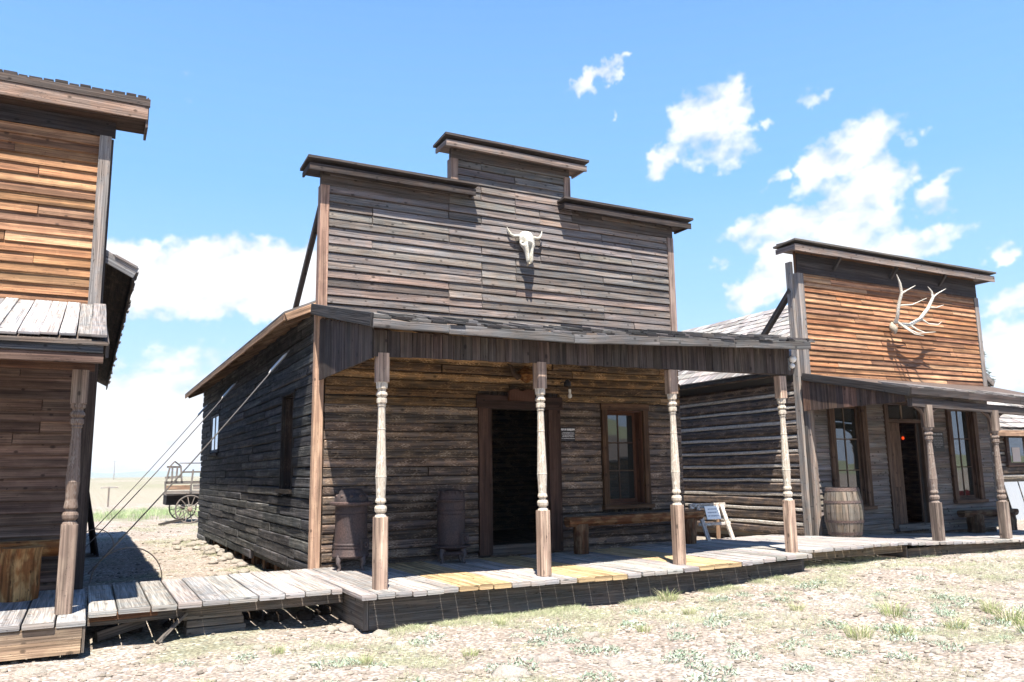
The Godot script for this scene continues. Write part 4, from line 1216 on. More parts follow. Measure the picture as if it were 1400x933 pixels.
	# shake roof
	var ex := 11.45
	var ey := 2.98
	var rx := 14.72
	var ry := 5.02
	slab(s, "roof", Vector3(ex, ey - 0.03, -10.75), Vector3(rx, ry - 0.03, -10.75), Vector3(rx, ry - 0.03, -19.3), Vector3(ex, ey - 0.03, -19.3), 0.06, M.log, Color(0.12, 0.11, 0.10))
	slab(s, "roof", Vector3(rx, ry - 0.03, -10.75), Vector3(17.95, ey - 0.03, -10.75), Vector3(17.95, ey - 0.03, -19.3), Vector3(rx, ry - 0.03, -19.3), 0.06, M.grey, Color(0.45, 0.44, 0.43))
	beam(s, "rake_board", Vector3(17.6, 3.2, -10.72), Vector3(17.98, 2.94, -10.72), 0.14, 0.03, M.grey, Color(0.45, 0.42, 0.4), Y)
	var dn := Vector3(ex - rx, ey - ry, 0).normalized()
	var slope := Vector2(rx - ex, ry - ey).length()
	var rest := MB.new()
	for r in 14:
		var q := 0.02 + r * 0.27
		if q > slope: break
		var z := -10.76
		while z > -19.2:
			var w := R(0.16, 0.34)
			var p := Vector3(rx, ry, z - w / 2) + dn * q + Vector3(dn.y, -dn.x, 0) * (-0.012)
			if r < 11 and z > -16.6:
				var up := Vector3(-dn.y, dn.x, 0) if -dn.y < 0 else Vector3(-dn.y, dn.x, 0)
				shake(s, p + Vector3(dn.y, -dn.x, 0) * 0.0 + Vector3(-0.5, 0.85, 0) * R(0.0, 0.012), (dn + Vector3(-0.05, 0.075, 0) * 0.6).normalized(), -Z, w - 0.008, 0.36 + R(-0.02, 0.025), 0.024, pick([Color(0.56, 0.55, 0.54), Color(0.68, 0.67, 0.66), Color(0.42, 0.41, 0.405)]))
			else:
				rest.tint = pick(SHAKE)
				rest.box(Vector3(0, 0, -w / 2 + 0.004), Vector3(0.34, 0.022, w / 2 - 0.004), Transform3D(Basis(dn, Vector3(-0.53, 0.848, 0).normalized(), dn.cross(Vector3(-0.53, 0.848, 0)).normalized()), p))
			z -= w
	part(s, "roof_shakes", rest.done(), M.grey).set_meta("kind", "stuff")
	# porch
	var ry0 := func(q: float) -> float: return 2.42 - (q - 11.8) * 0.03
	var pr := slab(s, "porch_roof", Vector3(11.84, ry0.call(11.84) - 0.03, -8.43), Vector3(17.8, ry0.call(17.8) - 0.03, -8.43), Vector3(17.8, 2.86, -10.62), Vector3(11.84, 2.89, -10.62), 0.04, M.grey, Color(0.22, 0.18, 0.16))
	for k in 4:
		var a := 11.83 + k * 1.5
		beam(pr, "edge_board", Vector3(a, ry0.call(a) - 0.05, -8.41), Vector3(a + 1.495, ry0.call(a + 1.495) - 0.05, -8.41), 0.12, 0.035, M.grey, pick([Color(0.10, 0.09, 0.09), Color(0.085, 0.077, 0.078), Color(0.12, 0.105, 0.103)]), Y, 0.006, 4, 0.004)
	x = 11.82
	while x < 17.8:
		var w := R(0.12, 0.28)
		var k: float = (ry0.call(x) - 2.89) / 2.19
		for layer in 2:
			shake(pr, Vector3(x + w / 2, ry0.call(x) + 0.02 + layer * 0.022 - k * 0.5 + R(-0.005, 0.01), -8.93 + R(-0.03, 0.02) - layer * 0.06), Vector3(0, k, 1), X, w, 0.55, 0.022, pick([Color(0.30, 0.285, 0.28), Color(0.4, 0.38, 0.37), Color(0.18, 0.17, 0.17)]))
		x += w
	beam(pr, "rake_edge", Vector3(11.81, 2.84, -10.6), Vector3(11.81, 2.355, -8.42), 0.14, 0.035, M.grey, Color(0.085, 0.08, 0.08), Y, 0.006, 4, 0.004)
	var pb := beam(s, "porch_beam", Vector3(11.9, 2.19, -8.5), Vector3(17.7, 2.03, -8.5), 0.14, 0.09, M.grey, Color(0.15, 0.13, 0.125), Y)
	var z := -8.55
	while z > -10.55:
		var w := R(0.1, 0.18)
		var yt := lerpf(2.36, 2.80, (-8.43 - (z - w / 2)) / 2.19)
		part(s, "fascia_board", extr(rect(w - 0.004, 0.022, 0.003), yt - 2.2, 1, 0.001, 0.002, pick([Color(0.180, 0.143, 0.132), Color(0.225, 0.165, 0.147), Color(0.165, 0.138, 0.132), Color(0.360, 0.247, 0.203)])), M.fresh, fr(Vector3(11.86, 2.2, z - w / 2), Y, Z))
		z -= w
	for q in [[12.3, -0.06, 2.17], [14.12, -0.10, 2.12], [15.95, -0.13, 2.06]]:
		post(s, Vector3(q[0], q[1], -8.5), q[2] - q[1] - 0.02, 0.15, [0.62, 0.82, 1.60, 1.84], [Color(0.42, 0.375, 0.35), Color(0.44, 0.395, 0.37)])
		bracket(s, Vector3(q[0], q[2], -8.5), 1.0)
		bracket(s, Vector3(q[0], q[2], -8.5), -1.0)
	# deck
	var dy := func(px: float, pz: float) -> float: return -0.01 - 0.035 * clampf(px - 11.3, 0, 9) - 0.02 * (-8.3 - pz)
	var sk := boxp(s, "porch_deck", Vector3(11.4, -0.42, -8.46), Vector3(17.7, -0.12, -8.41), M.grey, Color(0.26, 0.22, 0.18))
	planks(sk, "deck_plank", 11.32, 17.7, -10.62, -8.28, dy, Vector2(0.14, 0.24), 0.045, DECK)
	boxp(sk, "skirt_end", Vector3(11.36, -0.42, -10.6), Vector3(11.395, -0.08, -8.42), M.grey, Color(0.3, 0.26, 0.22))
	rebase(s, Vector3(14.7, -0.3, -10.7))

# ---------------------------------------------------------------- boardwalks
func boardwalks() -> void:
	var s := thing("boardwalk", "low plank walk joining the tan storefront to the grey one over a dark gap", "boardwalk")
	var dy := func(px: float, pz: float) -> float: return -0.075 + 0.012 * px
	var st := beam(s, "stringer", Vector3(0.11, -0.18, -8.98), Vector3(2.58, -0.16, -8.92), 0.13, 0.06, M.grey, Color(0.26, 0.235, 0.21), Y, 0.006, 4, 0.004)
	planks(s, "deck_plank", 0.105, 2.52, -10.72, -8.68, dy, Vector2(0.2, 0.33), 0.055, DECK)
	beam(s, "stringer", Vector3(0.11, -0.18, -10.4), Vector3(2.58, -0.17, -10.4), 0.13, 0.06, M.grey, Color(0.3, 0.27, 0.24), Y)
	beam(s, "stringer", Vector3(0.12, -0.165, -8.90), Vector3(0.72, -0.155, -8.90), 0.07, 0.03, M.fresh, Color(0.40, 0.24, 0.16), Y)
	beam(s, "strut", Vector3(0.72, -0.42, -8.72), Vector3(0.98, -0.20, -8.9), 0.07, 0.03, M.grey, Color(0.3, 0.27, 0.24), Z)
	rebase(s, Vector3(1.3, -0.42, -9.7))
	for k in 3:
		var a := 0.95 + R(0.0, 0.05)
		tag(beam(self, numbered("stacked_timber"), Vector3(a, -0.385 + k * 0.075, -9.0 - k * 0.02), Vector3(1.5 + R(0, 0.12), -0.385 + k * 0.075, -9.03), 0.07, 0.2, M.grey, Color(0.34, 0.30, 0.26), Y), "short grey timber stacked on its side under the plank walk", "timber", "timbers stacked under the plank walk")
	tag(beam(self, numbered("fallen_timber"), Vector3(0.2, -0.36, -9.05), Vector3(0.62, -0.27, -9.15), 0.09, 0.08, M.grey, Color(0.27, 0.24, 0.21), Y), "broken grey timber lying tilted under the plank walk by the stump bench porch", "timber")
	s = thing("boardwalk", "sunlit plank walk between the grey storefront and the log side wall", "boardwalk")
	dy = func(px: float, pz: float) -> float: return 0.005 - 0.02 * (-8.3 - pz)
	beam(s, "stringer", Vector3(8.96, -0.11, -8.5), Vector3(11.34, -0.11, -8.5), 0.12, 0.06, M.grey, Color(0.36, 0.30, 0.22), Y)
	beam(s, "stringer", Vector3(8.96, -0.14, -10.4), Vector3(11.34, -0.14, -10.4), 0.12, 0.06, M.grey, Color(0.36, 0.30, 0.22), Y)
	planks(s, "deck_plank", 8.95, 11.31, -11.0, -8.3, dy, Vector2(0.14, 0.24), 0.045, DECK)
	rebase(s, Vector3(10.1, -0.3, -9.6))

# ---------------------------------------------------------------- things on and round the buildings
func skull(at: Vector3) -> void:
	var s := thing("bison_skull", "bleached white horned skull hung on the grey false front", "skull", at)
	var b := MB.new(); b.tint = Color(0.90, 0.90, 0.88)
	var prof := [[0.27, 0.03, 0.03, 0.02], [0.255, 0.075, 0.06, 0.03], [0.22, 0.105, 0.09, 0.045], [0.17, 0.12, 0.10, 0.06], [0.11, 0.125, 0.105, 0.075], [0.06, 0.135, 0.10, 0.085], [0.02, 0.125, 0.095, 0.09], [-0.02, 0.095, 0.085, 0.095], [-0.07, 0.075, 0.075, 0.10], [-0.13, 0.065, 0.065, 0.10], [-0.19, 0.06, 0.055, 0.10], [-0.24, 0.058, 0.045, 0.10], [-0.27, 0.045, 0.03, 0.10], [-0.28, 0.015, 0.012, 0.10]]
	var rings := []
	for p in prof:
		var ring := PackedVector3Array()
		for j in 28:
			var a := TAU * j / 28.0
			var q := Vector3(cos(a) * p[1], p[0], p[3] + 0.05 - sin(a) * p[2])
			if sin(a) < 0.0:
				# eye sockets at the sides and the long nasal hollow down the middle
				for sx in [-1, 1]:
					var d := Vector2((q.x - sx * 0.105) / 0.032, (q.y - 0.055) / 0.034).length()
					if d < 1.3: q.z -= 0.07 * (1.3 - d); q.x -= sx * 0.02 * (1.3 - d)
				var nx := absf(q.x) / lerpf(0.034, 0.018, clampf((-q.y - 0.02) / 0.2, 0, 1))
				if q.y < -0.005 and nx < 1.0: q.z -= 0.075 * (1.0 - nx * nx * 0.4)
				if q.y < -0.2 and absf(q.x) < 0.012: q.z -= 0.04
			ring.append(q)
		rings.append(ring)
	b.loft(rings)
	part(s, "cranium", b.done(), M.bone)
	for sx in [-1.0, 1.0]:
		b = MB.new(); b.tint = Color(0.84, 0.83, 0.79)
		b.tube([Vector3(sx * 0.09, 0.19, 0.08), Vector3(sx * 0.15, 0.185, 0.085), Vector3(sx * 0.21, 0.18, 0.085), Vector3(sx * 0.26, 0.20, 0.085), Vector3(sx * 0.295, 0.26, 0.085), Vector3(sx * 0.315, 0.325, 0.08)], [0.032, 0.028, 0.026, 0.022, 0.015, 0.004], 10)
		part(s, "horn", b.done(), M.bone)
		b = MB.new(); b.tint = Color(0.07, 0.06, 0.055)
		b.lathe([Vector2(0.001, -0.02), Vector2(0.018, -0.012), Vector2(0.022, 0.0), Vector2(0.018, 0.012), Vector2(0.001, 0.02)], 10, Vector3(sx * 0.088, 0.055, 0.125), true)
		part(s, "socket_shade", b.done(), M.flat)  # dark bead stands in for the shade inside the eye hollow
	s.rotation = Vector3(-0.16, -0.06, 0.0)
	s.scale = Vector3(0.98, 1.04, 1.1)

func antlers() -> void:
	var s := thing("elk_antlers", "white branching elk antlers mounted on the rust orange siding", "antlers", Vector3(14.32, 3.93, -10.58))
	var b := MB.new(); b.tint = Color(0.55, 0.50, 0.44)
	var rings := []
	for i in 8:
		var ring := PackedVector3Array()
		var q := i / 7.0
		var r := sin(PI * clampf(q * 0.9 + 0.05, 0, 1)) * 0.085
		for j in 14:
			var a := TAU * j / 14.0
			ring.append(Vector3(cos(a) * r, 0.12 - q * 0.26, 0.12 + 0.05 * q - sin(a) * r * 0.9))
		rings.append(ring)
	b.loft(rings)
	part(s, "skull_cap", b.done(), M.bone)
	var W := Color(0.95, 0.94, 0.915)
	# [points, radii]: two main beams with their tines
	var A := [[Vector3(0.02, 0.10, 0.18), Vector3(0.01, 0.2, 0.25), Vector3(-0.02, 0.45, 0.33), Vector3(0.03, 0.68, 0.38), Vector3(-0.02, 0.86, 0.40), Vector3(-0.07, 1.05, 0.38)], [0.04, 0.036, 0.032, 0.032, 0.026, 0.006]]
	var B := [[Vector3(0.14, 0.06, 0.18), Vector3(0.36, 0.06, 0.26), Vector3(0.58, 0.18, 0.34), Vector3(0.80, 0.42, 0.4), Vector3(0.96, 0.66, 0.42), Vector3(0.93, 0.78, 0.42), Vector3(0.86, 0.88, 0.40)], [0.044, 0.041, 0.038, 0.036, 0.03, 0.02, 0.006]]
	var T := [[[Vector3(0.02, 0.66, 0.38), Vector3(0.17, 0.74, 0.42), Vector3(0.40, 0.85, 0.44)], 0.022], [[Vector3(-0.01, 0.42, 0.32), Vector3(0.25, 0.44, 0.44), Vector3(0.56, 0.58, 0.55)], 0.02],
		[[Vector3(0.96, 0.66, 0.42), Vector3(1.12, 0.76, 0.44), Vector3(1.36, 0.87, 0.46)], 0.022], [[Vector3(0.82, 0.44, 0.40), Vector3(1.0, 0.44, 0.45), Vector3(1.17, 0.50, 0.50)], 0.022], [[Vector3(0.60, 0.2, 0.34), Vector3(0.74, 0.08, 0.42), Vector3(0.93, 0.07, 0.50), Vector3(1.0, 0.13, 0.53)], 0.022],
		[[Vector3(0.05, 0.12, 0.2), Vector3(0.14, -0.02, 0.30), Vector3(0.26, -0.16, 0.42), Vector3(0.40, -0.20, 0.52)], 0.024], [[Vector3(0.20, 0.06, 0.2), Vector3(0.28, -0.06, 0.32), Vector3(0.36, -0.14, 0.42), Vector3(0.52, -0.13, 0.52)], 0.024], [[Vector3(0.36, 0.06, 0.26), Vector3(0.44, -0.05, 0.36), Vector3(0.56, -0.12, 0.45), Vector3(0.76, -0.10, 0.54)], 0.024]]
	for k in [A, B]:
		b = MB.new(); b.tint = W
		b.tube(k[0], k[1], 10)
		part(s, "beam", b.done(), M.bone)
	for k in T:
		b = MB.new(); b.tint = W
		var rad := []
		for i in k[0].size():
			rad.append(lerpf(k[1] * 0.98, 0.005, i / float(k[0].size() - 1)))
		b.tube(k[0], rad, 8)
		part(s, "tine", b.done(), M.bone)

func barrel(at: Vector3) -> void:
	var s := thing("wooden_barrel", "weathered wooden barrel with dark iron hoops standing on the porch by the antler storefront", "barrel", at)
	var H := 0.85
	var rf := func(y: float) -> float: return 0.275 + 0.065 * sin(PI * clampf(y / H, 0, 1))
	var n := 20
	for k in n:
		var b := MB.new()
		b.tint = pick([Color(0.36, 0.315, 0.265), Color(0.32, 0.28, 0.24), Color(0.40, 0.355, 0.30), Color(0.28, 0.25, 0.215)])
		var a0 := TAU * k / n + 0.008
		var a1 := TAU * (k + 1) / n - 0.008
		for i in 8:
			var y0 := H * i / 8.0
			var y1 := H * (i + 1) / 8.0
			var P := []
			for y in [y0, y1]:
				for a in [a0, a1]:
					for d in [0.0, -0.022]:
						var r: float = rf.call(y) + d
						P.append(Vector3(cos(a) * r, y, -sin(a) * r))
			var u := k * 0.13
			b.quad(P[0], P[2], P[6], P[4], Vector2(y0 * 0.5, u), Vector2(y0 * 0.5, u + 0.09), Vector2(y1 * 0.5, u + 0.09), Vector2(y1 * 0.5, u))
			b.quad(P[3], P[1], P[5], P[7], Vector2(y0, u), Vector2(y0, u + 0.09), Vector2(y1, u + 0.09), Vector2(y1, u))
			if i == 7:
				b.quad(P[4], P[6], P[7], P[5], Vector2(0, 0), Vector2(0.1, 0), Vector2(0.1, 0.02), Vector2(0, 0.02))
		part(s, "stave", b.done(), M.grey)
	for q in [[0.03, 0.08], [0.24, 0.285], [0.58, 0.625], [0.79, 0.85]]:
		var b := MB.new(); b.tint = Color(0.15, 0.125, 0.115)
		b.lathe([Vector2(rf.call(q[0]) - 0.01, q[0]), Vector2(rf.call(q[0]) + 0.005, q[0]), Vector2(rf.call(q[1]) + 0.005, q[1]), Vector2(rf.call(q[1]) - 0.01, q[1])], 36)
		part(s, "hoop", b.done(), M.iron)
	var h := MB.new(); h.tint = Color(0.38, 0.32, 0.26)
	h.lathe([Vector2(0.262, H - 0.06), Vector2(0.262, H - 0.03), Vector2(0.001, H - 0.03)], 24)
	part(s, "head", h.done(), M.grey)

func print_tex(w: int, h: int, bg: Color, ink: Color, lines: Array, sd: int) -> StandardMaterial3D:
	# too small in the photograph to read: only the rows of print are there
	var r := RandomNumberGenerator.new()
	r.seed = sd
	var im := Image.create(w, h, false, Image.FORMAT_RGB8)
	im.fill(bg)
	for l in lines:
		var x: float = l[0] * w
		while x < l[1] * w:
			var k: float = r.randf_range(0.012, 0.03) * w * l[4]
			im.fill_rect(Rect2i(int(x), int(l[2] * h), maxi(1, int(k * 0.75)), maxi(1, int((l[3] - l[2]) * h * r.randf_range(0.7, 1.0)))), ink)
			x += k if r.randf() > 0.18 else k * 1.8
	var m := StandardMaterial3D.new()
	m.albedo_texture = ImageTexture.create_from_image(im)
	m.roughness = 0.6
	return m

func plate(called: String, label: String, category: String, c: Vector3, w: float, h: float, mat: Material, tilt := 0.0) -> void:
	var b := MB.new()
	b.quad(Vector3(-w / 2, -h / 2, 0.006), Vector3(w / 2, -h / 2, 0.006), Vector3(w / 2, h / 2, 0.006), Vector3(-w / 2, h / 2, 0.006), Vector2(0, 1), Vector2(1, 1), Vector2(1, 0), Vector2(0, 0))
	var o := thing(called, label, category, c)
	part(o, "printed_face", b.done(), mat)
	boxp(o, "board", Vector3(-w / 2, -h / 2, -0.008), Vector3(w / 2, h / 2, 0.004), M.flat, Color(0.05, 0.045, 0.045))
	o.rotation.x = tilt

func things() -> void:
	stove(Vector3(3.10, -0.06, -10.36), 0, "rusty iron stove with domed crown in the sunlit corner of the porch")
	stove(Vector3(4.54, -0.06, -10.42), 1, "dark iron stove on a wide hearth plate beside the open doorway")
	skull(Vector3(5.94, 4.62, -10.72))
	antlers()
	barrel(Vector3(12.06, -0.06, -10.12))
	# log benches
	var s := thing("log_bench", "half log bench on short log legs under the porch window", "bench")
	log_piece(s, "seat", Vector3(6.38, 0.42, -10.34), Vector3(8.93, 0.43, -10.32), 0.088, M.bark, Color(0.46, 0.33, 0.24), 0.35)
	for q in [6.62, 8.68]:
		log_piece(s, "leg", Vector3(q, -0.06, -10.34), Vector3(q, 0.37, -10.34), 0.115, M.bark, Color(0.32, 0.25, 0.21))
	rebase(s, Vector3(7.6, -0.06, -10.34))
	s = thing("stump_bench", "bench of a peeled log laid on thick bark stumps", "bench")
	log_piece(s, "seat", Vector3(-2.2, 0.42, -10.35), Vector3(-0.19, 0.42, -10.35), 0.105, M.bark, Color(0.72, 0.50, 0.28), 0.3)
	for q in [-0.54, -2.0]:
		log_piece(s, "leg", Vector3(q, -0.10, -10.16), Vector3(q, 0.44, -10.16), 0.19, M.bark, Color(0.80, 0.58, 0.34), 0.0, 18)
	rebase(s, Vector3(-1.2, -0.1, -10.35))
	s = thing("low_bench", "low grey slab bench on log ends beneath the tall saloon window", "bench")
	log_piece(s, "seat", Vector3(15.65, 0.20, -10.28), Vector3(17.45, 0.18, -10.26), 0.09, M.bark, Color(0.22, 0.20, 0.19), 0.4)
	for q in [16.1, 17.2]:
		log_piece(s, "leg", Vector3(q, -0.2, -10.28), Vector3(q, 0.16, -10.28), 0.16, M.bark, Color(0.2, 0.18, 0.17))
	rebase(s, Vector3(16.5, -0.2, -10.28))
	# white sawhorse with a notice
	s = thing("sawhorse", "white painted sawhorse carrying a notice board at the end of the porch", "sawhorse")
	var wt := Color(1.05, 1.04, 1.0)
	beam(s, "top_rail", Vector3(9.2, 0.525, -10.92), Vector3(9.98, 0.52, -10.90), 0.09, 0.045, M.paint, wt, Y)
	for q in [[9.36, 1.0], [9.90, 1.0]]:
		beam(s, "leg", Vector3(q[0] + 0.02, -0.06, -10.66), Vector3(q[0] - 0.02, 0.52, -10.87), 0.075, 0.04, M.paint, wt, X)
		beam(s, "leg", Vector3(q[0] - 0.03, -0.06, -10.98), Vector3(q[0] + 0.0, 0.49, -10.955), 0.075, 0.04, M.fresh, Color(0.60, 0.44, 0.32), X)
	beam(s, "cross_rail", Vector3(9.28, 0.22, -10.785), Vector3(9.98, 0.22, -10.785), 0.05, 0.03, M.paint, wt, Y)
	rebase(s, Vector3(9.6, -0.06, -10.9))
	var pm := print_tex(256, 128, Color(0.97, 0.97, 0.96), Color(0.52, 0.55, 0.60), [[0.2, 0.8, 0.2, 0.3, 1.6], [0.14, 0.82, 0.45, 0.57, 1.8], [0.08, 0.9, 0.7, 0.82, 1.6]], 3)
	plate("notice_board", "white notice board with three faint rows of print on the sawhorse", "notice", Vector3(9.60, 0.41, -10.79), 0.31, 0.23, pm, -0.30)
	plate("wall_plaque", "small dark plaque with white print beside the doorway", "plaque", Vector3(6.66, 1.72, -10.705), 0.26, 0.2, print_tex(256, 192, Color(0.14, 0.12, 0.12), Color(0.93, 0.92, 0.92), [[0.03, 0.97, 0.04, 0.22, 1.5], [0.12, 0.92, 0.34, 0.4, 0.7], [0.06, 0.95, 0.44, 0.5, 0.7], [0.1, 0.9, 0.54, 0.6, 0.7], [0.1, 0.92, 0.64, 0.7, 0.7], [0.04, 0.97, 0.78, 0.84, 0.7]], 4))
	plate("wall_plaque", "grey plaque of small print between the open door and the tall saloon window", "plaque", Vector3(15.62, 1.64, -10.60), 0.38, 0.40, print_tex(256, 256, Color(0.13, 0.13, 0.14), Color(0.62, 0.62, 0.64), [[0.08, 0.9, 0.06, 0.16, 1.5], [0.12, 0.86, 0.26, 0.3, 0.6], [0.1, 0.9, 0.34, 0.38, 0.6], [0.1, 0.9, 0.42, 0.46, 0.6], [0.1, 0.9, 0.5, 0.54, 0.6], [0.1, 0.9, 0.58, 0.62, 0.6], [0.14, 0.86, 0.66, 0.7, 0.6], [0.3, 0.7, 0.76, 0.8, 0.6]], 5))
	# bulb on a dark fitting above the plaque
	s = thing("porch_bulb", "bare white light bulb hanging from a dark wall fitting beside the doorway", "light bulb", Vector3(6.60, 2.36, -10.52))
	var b := MB.new(); b.tint = Color(0.6, 0.58, 0.54)
	b.lathe([Vector2(0.001, -0.09), Vector2(0.022, -0.083), Vector2(0.033, -0.06), Vector2(0.03, -0.035), Vector2(0.018, -0.01), Vector2(0.015, 0.0)], 14, Vector3.ZERO, true)
	part(s, "bulb", b.done(), M.gloss)
	b = MB.new(); b.tint = Color(0.75, 0.74, 0.7)
	b.lathe([Vector2(0.016, 0.0), Vector2(0.02, 0.005), Vector2(0.02, 0.05), Vector2(0.001, 0.055)], 12)
	part(s, "socket", b.done(), M.gloss)
	b = MB.new(); b.tint = Color(0.02, 0.022, 0.025)
	b.lathe([Vector2(0.055, 0.1), Vector2(0.06, 0.11), Vector2(0.055, 0.16), Vector2(0.02, 0.2), Vector2(0.001, 0.2)], 16, Vector3(-0.04, 0, 0))
	part(s, "shade", b.done(), M.gloss)
	b = MB.new(); b.tint = Color(0.02, 0.02, 0.02)
	b.tube([Vector3(-0.04, 0.17, 0), Vector3(-0.04, 0.18, -0.12), Vector3(-0.04, 0.17, -0.2)], [0.01, 0.01, 0.012], 8)
	b.tube([Vector3(0, 0.05, 0), Vector3(-0.03, 0.14, 0)], [0.006, 0.006], 6)
	part(s, "arm", b.done(), M.gloss)
	# carved ornament under the porch roof and horn-shaped board on the lintel
	s = thing("mounted_ornament", "dark mounted head with curling horns under the porch roof above the doorway", "ornament", Vector3(5.83, 2.62, -10.62))
	b = MB.new(); b.tint = Color(0.42, 0.28, 0.14)
	var rings := []
	for i in 9:
		var ring := PackedVector3Array()
		var q := i / 8.0
		for j in 14:
			var a := TAU * j / 14.0
			ring.append(Vector3(cos(a) * (0.02 + 0.12 * sin(PI * q)), 0.12 - q * 0.26, 0.08 - sin(a) * (0.02 + 0.10 * sin(PI * q)) + 0.03 * q))
		rings.append(ring)
	b.loft(rings)
	part(s, "head", b.done(), M.bark)
	for sx in [-1.0, 1.0]:
		b = MB.new(); b.tint = Color(0.12, 0.085, 0.06)
		b.tube([Vector3(sx * 0.08, -0.02, 0.1), Vector3(sx * 0.16, -0.06, 0.12), Vector3(sx * 0.24, 0.0, 0.12), Vector3(sx * 0.27, 0.1, 0.12), Vector3(sx * 0.32, 0.14, 0.1)], [0.045, 0.045, 0.04, 0.03, 0.008], 8)
		part(s, "horn", b.done(), M.fresh)
	s = thing("lintel_board", "short curved brown board fixed over the door lintel", "board", Vector3(5.80, 2.31, -10.66))
	b = MB.new(); b.tint = Color(0.16, 0.085, 0.06)
	for k in 16:
		var xa := -0.22 + k * 0.0275
		var f := func(q: float) -> float: return 0.05 + 0.035 * absf(sin((q + 0.22) / 0.22 * PI))
		b.box(Vector3(xa, -0.09, 0.0), Vector3(xa + 0.0275, f.call(xa + 0.013), 0.05))
	part(s, "panel", b.done(), M.fresh)
	# yard lamp with a round globe and a swivel on the porch corner
	s = thing("corner_lamp", "small floodlight with white bulbs on the porch roof corner", "lamp", Vector3(9.04, 2.72, -8.33))
	for q in [[Vector3(0.0, 0.0, 0.06), 0.055], [Vector3(-0.02, -0.10, 0.06), 0.04]]:
		b = MB.new(); b.tint = Color(0.75, 0.74, 0.72)
		var rr: float = q[1]
		b.lathe([Vector2(0.001, -rr), Vector2(rr * 0.7, -rr * 0.7), Vector2(rr, 0), Vector2(rr * 0.7, rr * 0.7), Vector2(0.001, rr)], 14, q[0], true)
		part(s, "bulb", b.done(), M.gloss)
	b = MB.new(); b.tint = Color(0.2, 0.2, 0.2)
	b.tube([Vector3(-0.02, -0.16, 0.0), Vector3(-0.02, 0.02, 0.0)], [0.02, 0.025], 10)
	b.tube([Vector3(-0.02, -0.1, 0.0), Vector3(-0.02, -0.1, 0.05)], [0.015, 0.015], 8)
	b.tube([Vector3(-0.01, 0.0, 0.0), Vector3(0.0, 0.0, 0.03)], [0.018, 0.018], 8)
	part(s, "mount", b.done(), M.steel)
	# lit lamp deep in the right hand doorway
	s = thing("hanging_lamp", "small glowing orange lamp hanging inside the dark saloon doorway", "lamp", Vector3(15.62, 1.75, -11.4))
	b = MB.new()
	b.lathe([Vector2(0.001, -0.035), Vector2(0.02, -0.02), Vector2(0.026, 0.0), Vector2(0.02, 0.02), Vector2(0.001, 0.035)], 12, Vector3.ZERO, true)
	var em := StandardMaterial3D.new()
	em.albedo_color = Color(0.9, 0.5, 0.2)
	em.emission_enabled = true
	em.emission = Color(1.0, 0.25, 0.08)
	em.emission_energy_multiplier = 0.7
	part(s, "glowing_bulb", b.done(), em)
	b = MB.new(); b.tint = Color(0.03, 0.03, 0.03)
	b.tube([Vector3(0, 0.03, 0), Vector3(0, 1.2, 0)], [0.006, 0.006], 6)
	part(s, "cord", b.done(), M.flat)
	var ol := OmniLight3D.new()
	ol.name = "lamp_light"
	ol.light_color = Color(1.0, 0.5, 0.2)
	ol.light_energy = 0.012
	ol.light_size = 0.04
	ol.omni_range = 12.0
	ol.omni_attenuation = 2.0
	ol.shadow_enabled = true
	s.add_child(ol)

func cable(label: String, A: Vector3, B: Vector3) -> void:
	var s := thing("guy_cable", label, "cable", B, "guy cables between the two buildings")
	var b := MB.new(); b.tint = Color(0.22, 0.21, 0.20)
	var pts := []
	var rad := []
	for k in 9:
		var q := k / 8.0
		pts.append(A.lerp(B, q) - B + Vector3(0, -0.05 * sin(PI * q), 0)); rad.append(0.011)
	b.tube(pts, rad, 6)
	part(s, "wire", b.done(), M.steel)
	b = MB.new(); b.tint = Color(0.62, 0.60, 0.57)
	var d := (B - A).normalized()
	b.tube([A - B + d * 0.05, A - B + d * 0.12, A - B + d * 0.4, A - B + d * 0.46], [0.008, 0.024, 0.024, 0.008], 8)
	part(s, "turnbuckle", b.done(), M.steel)

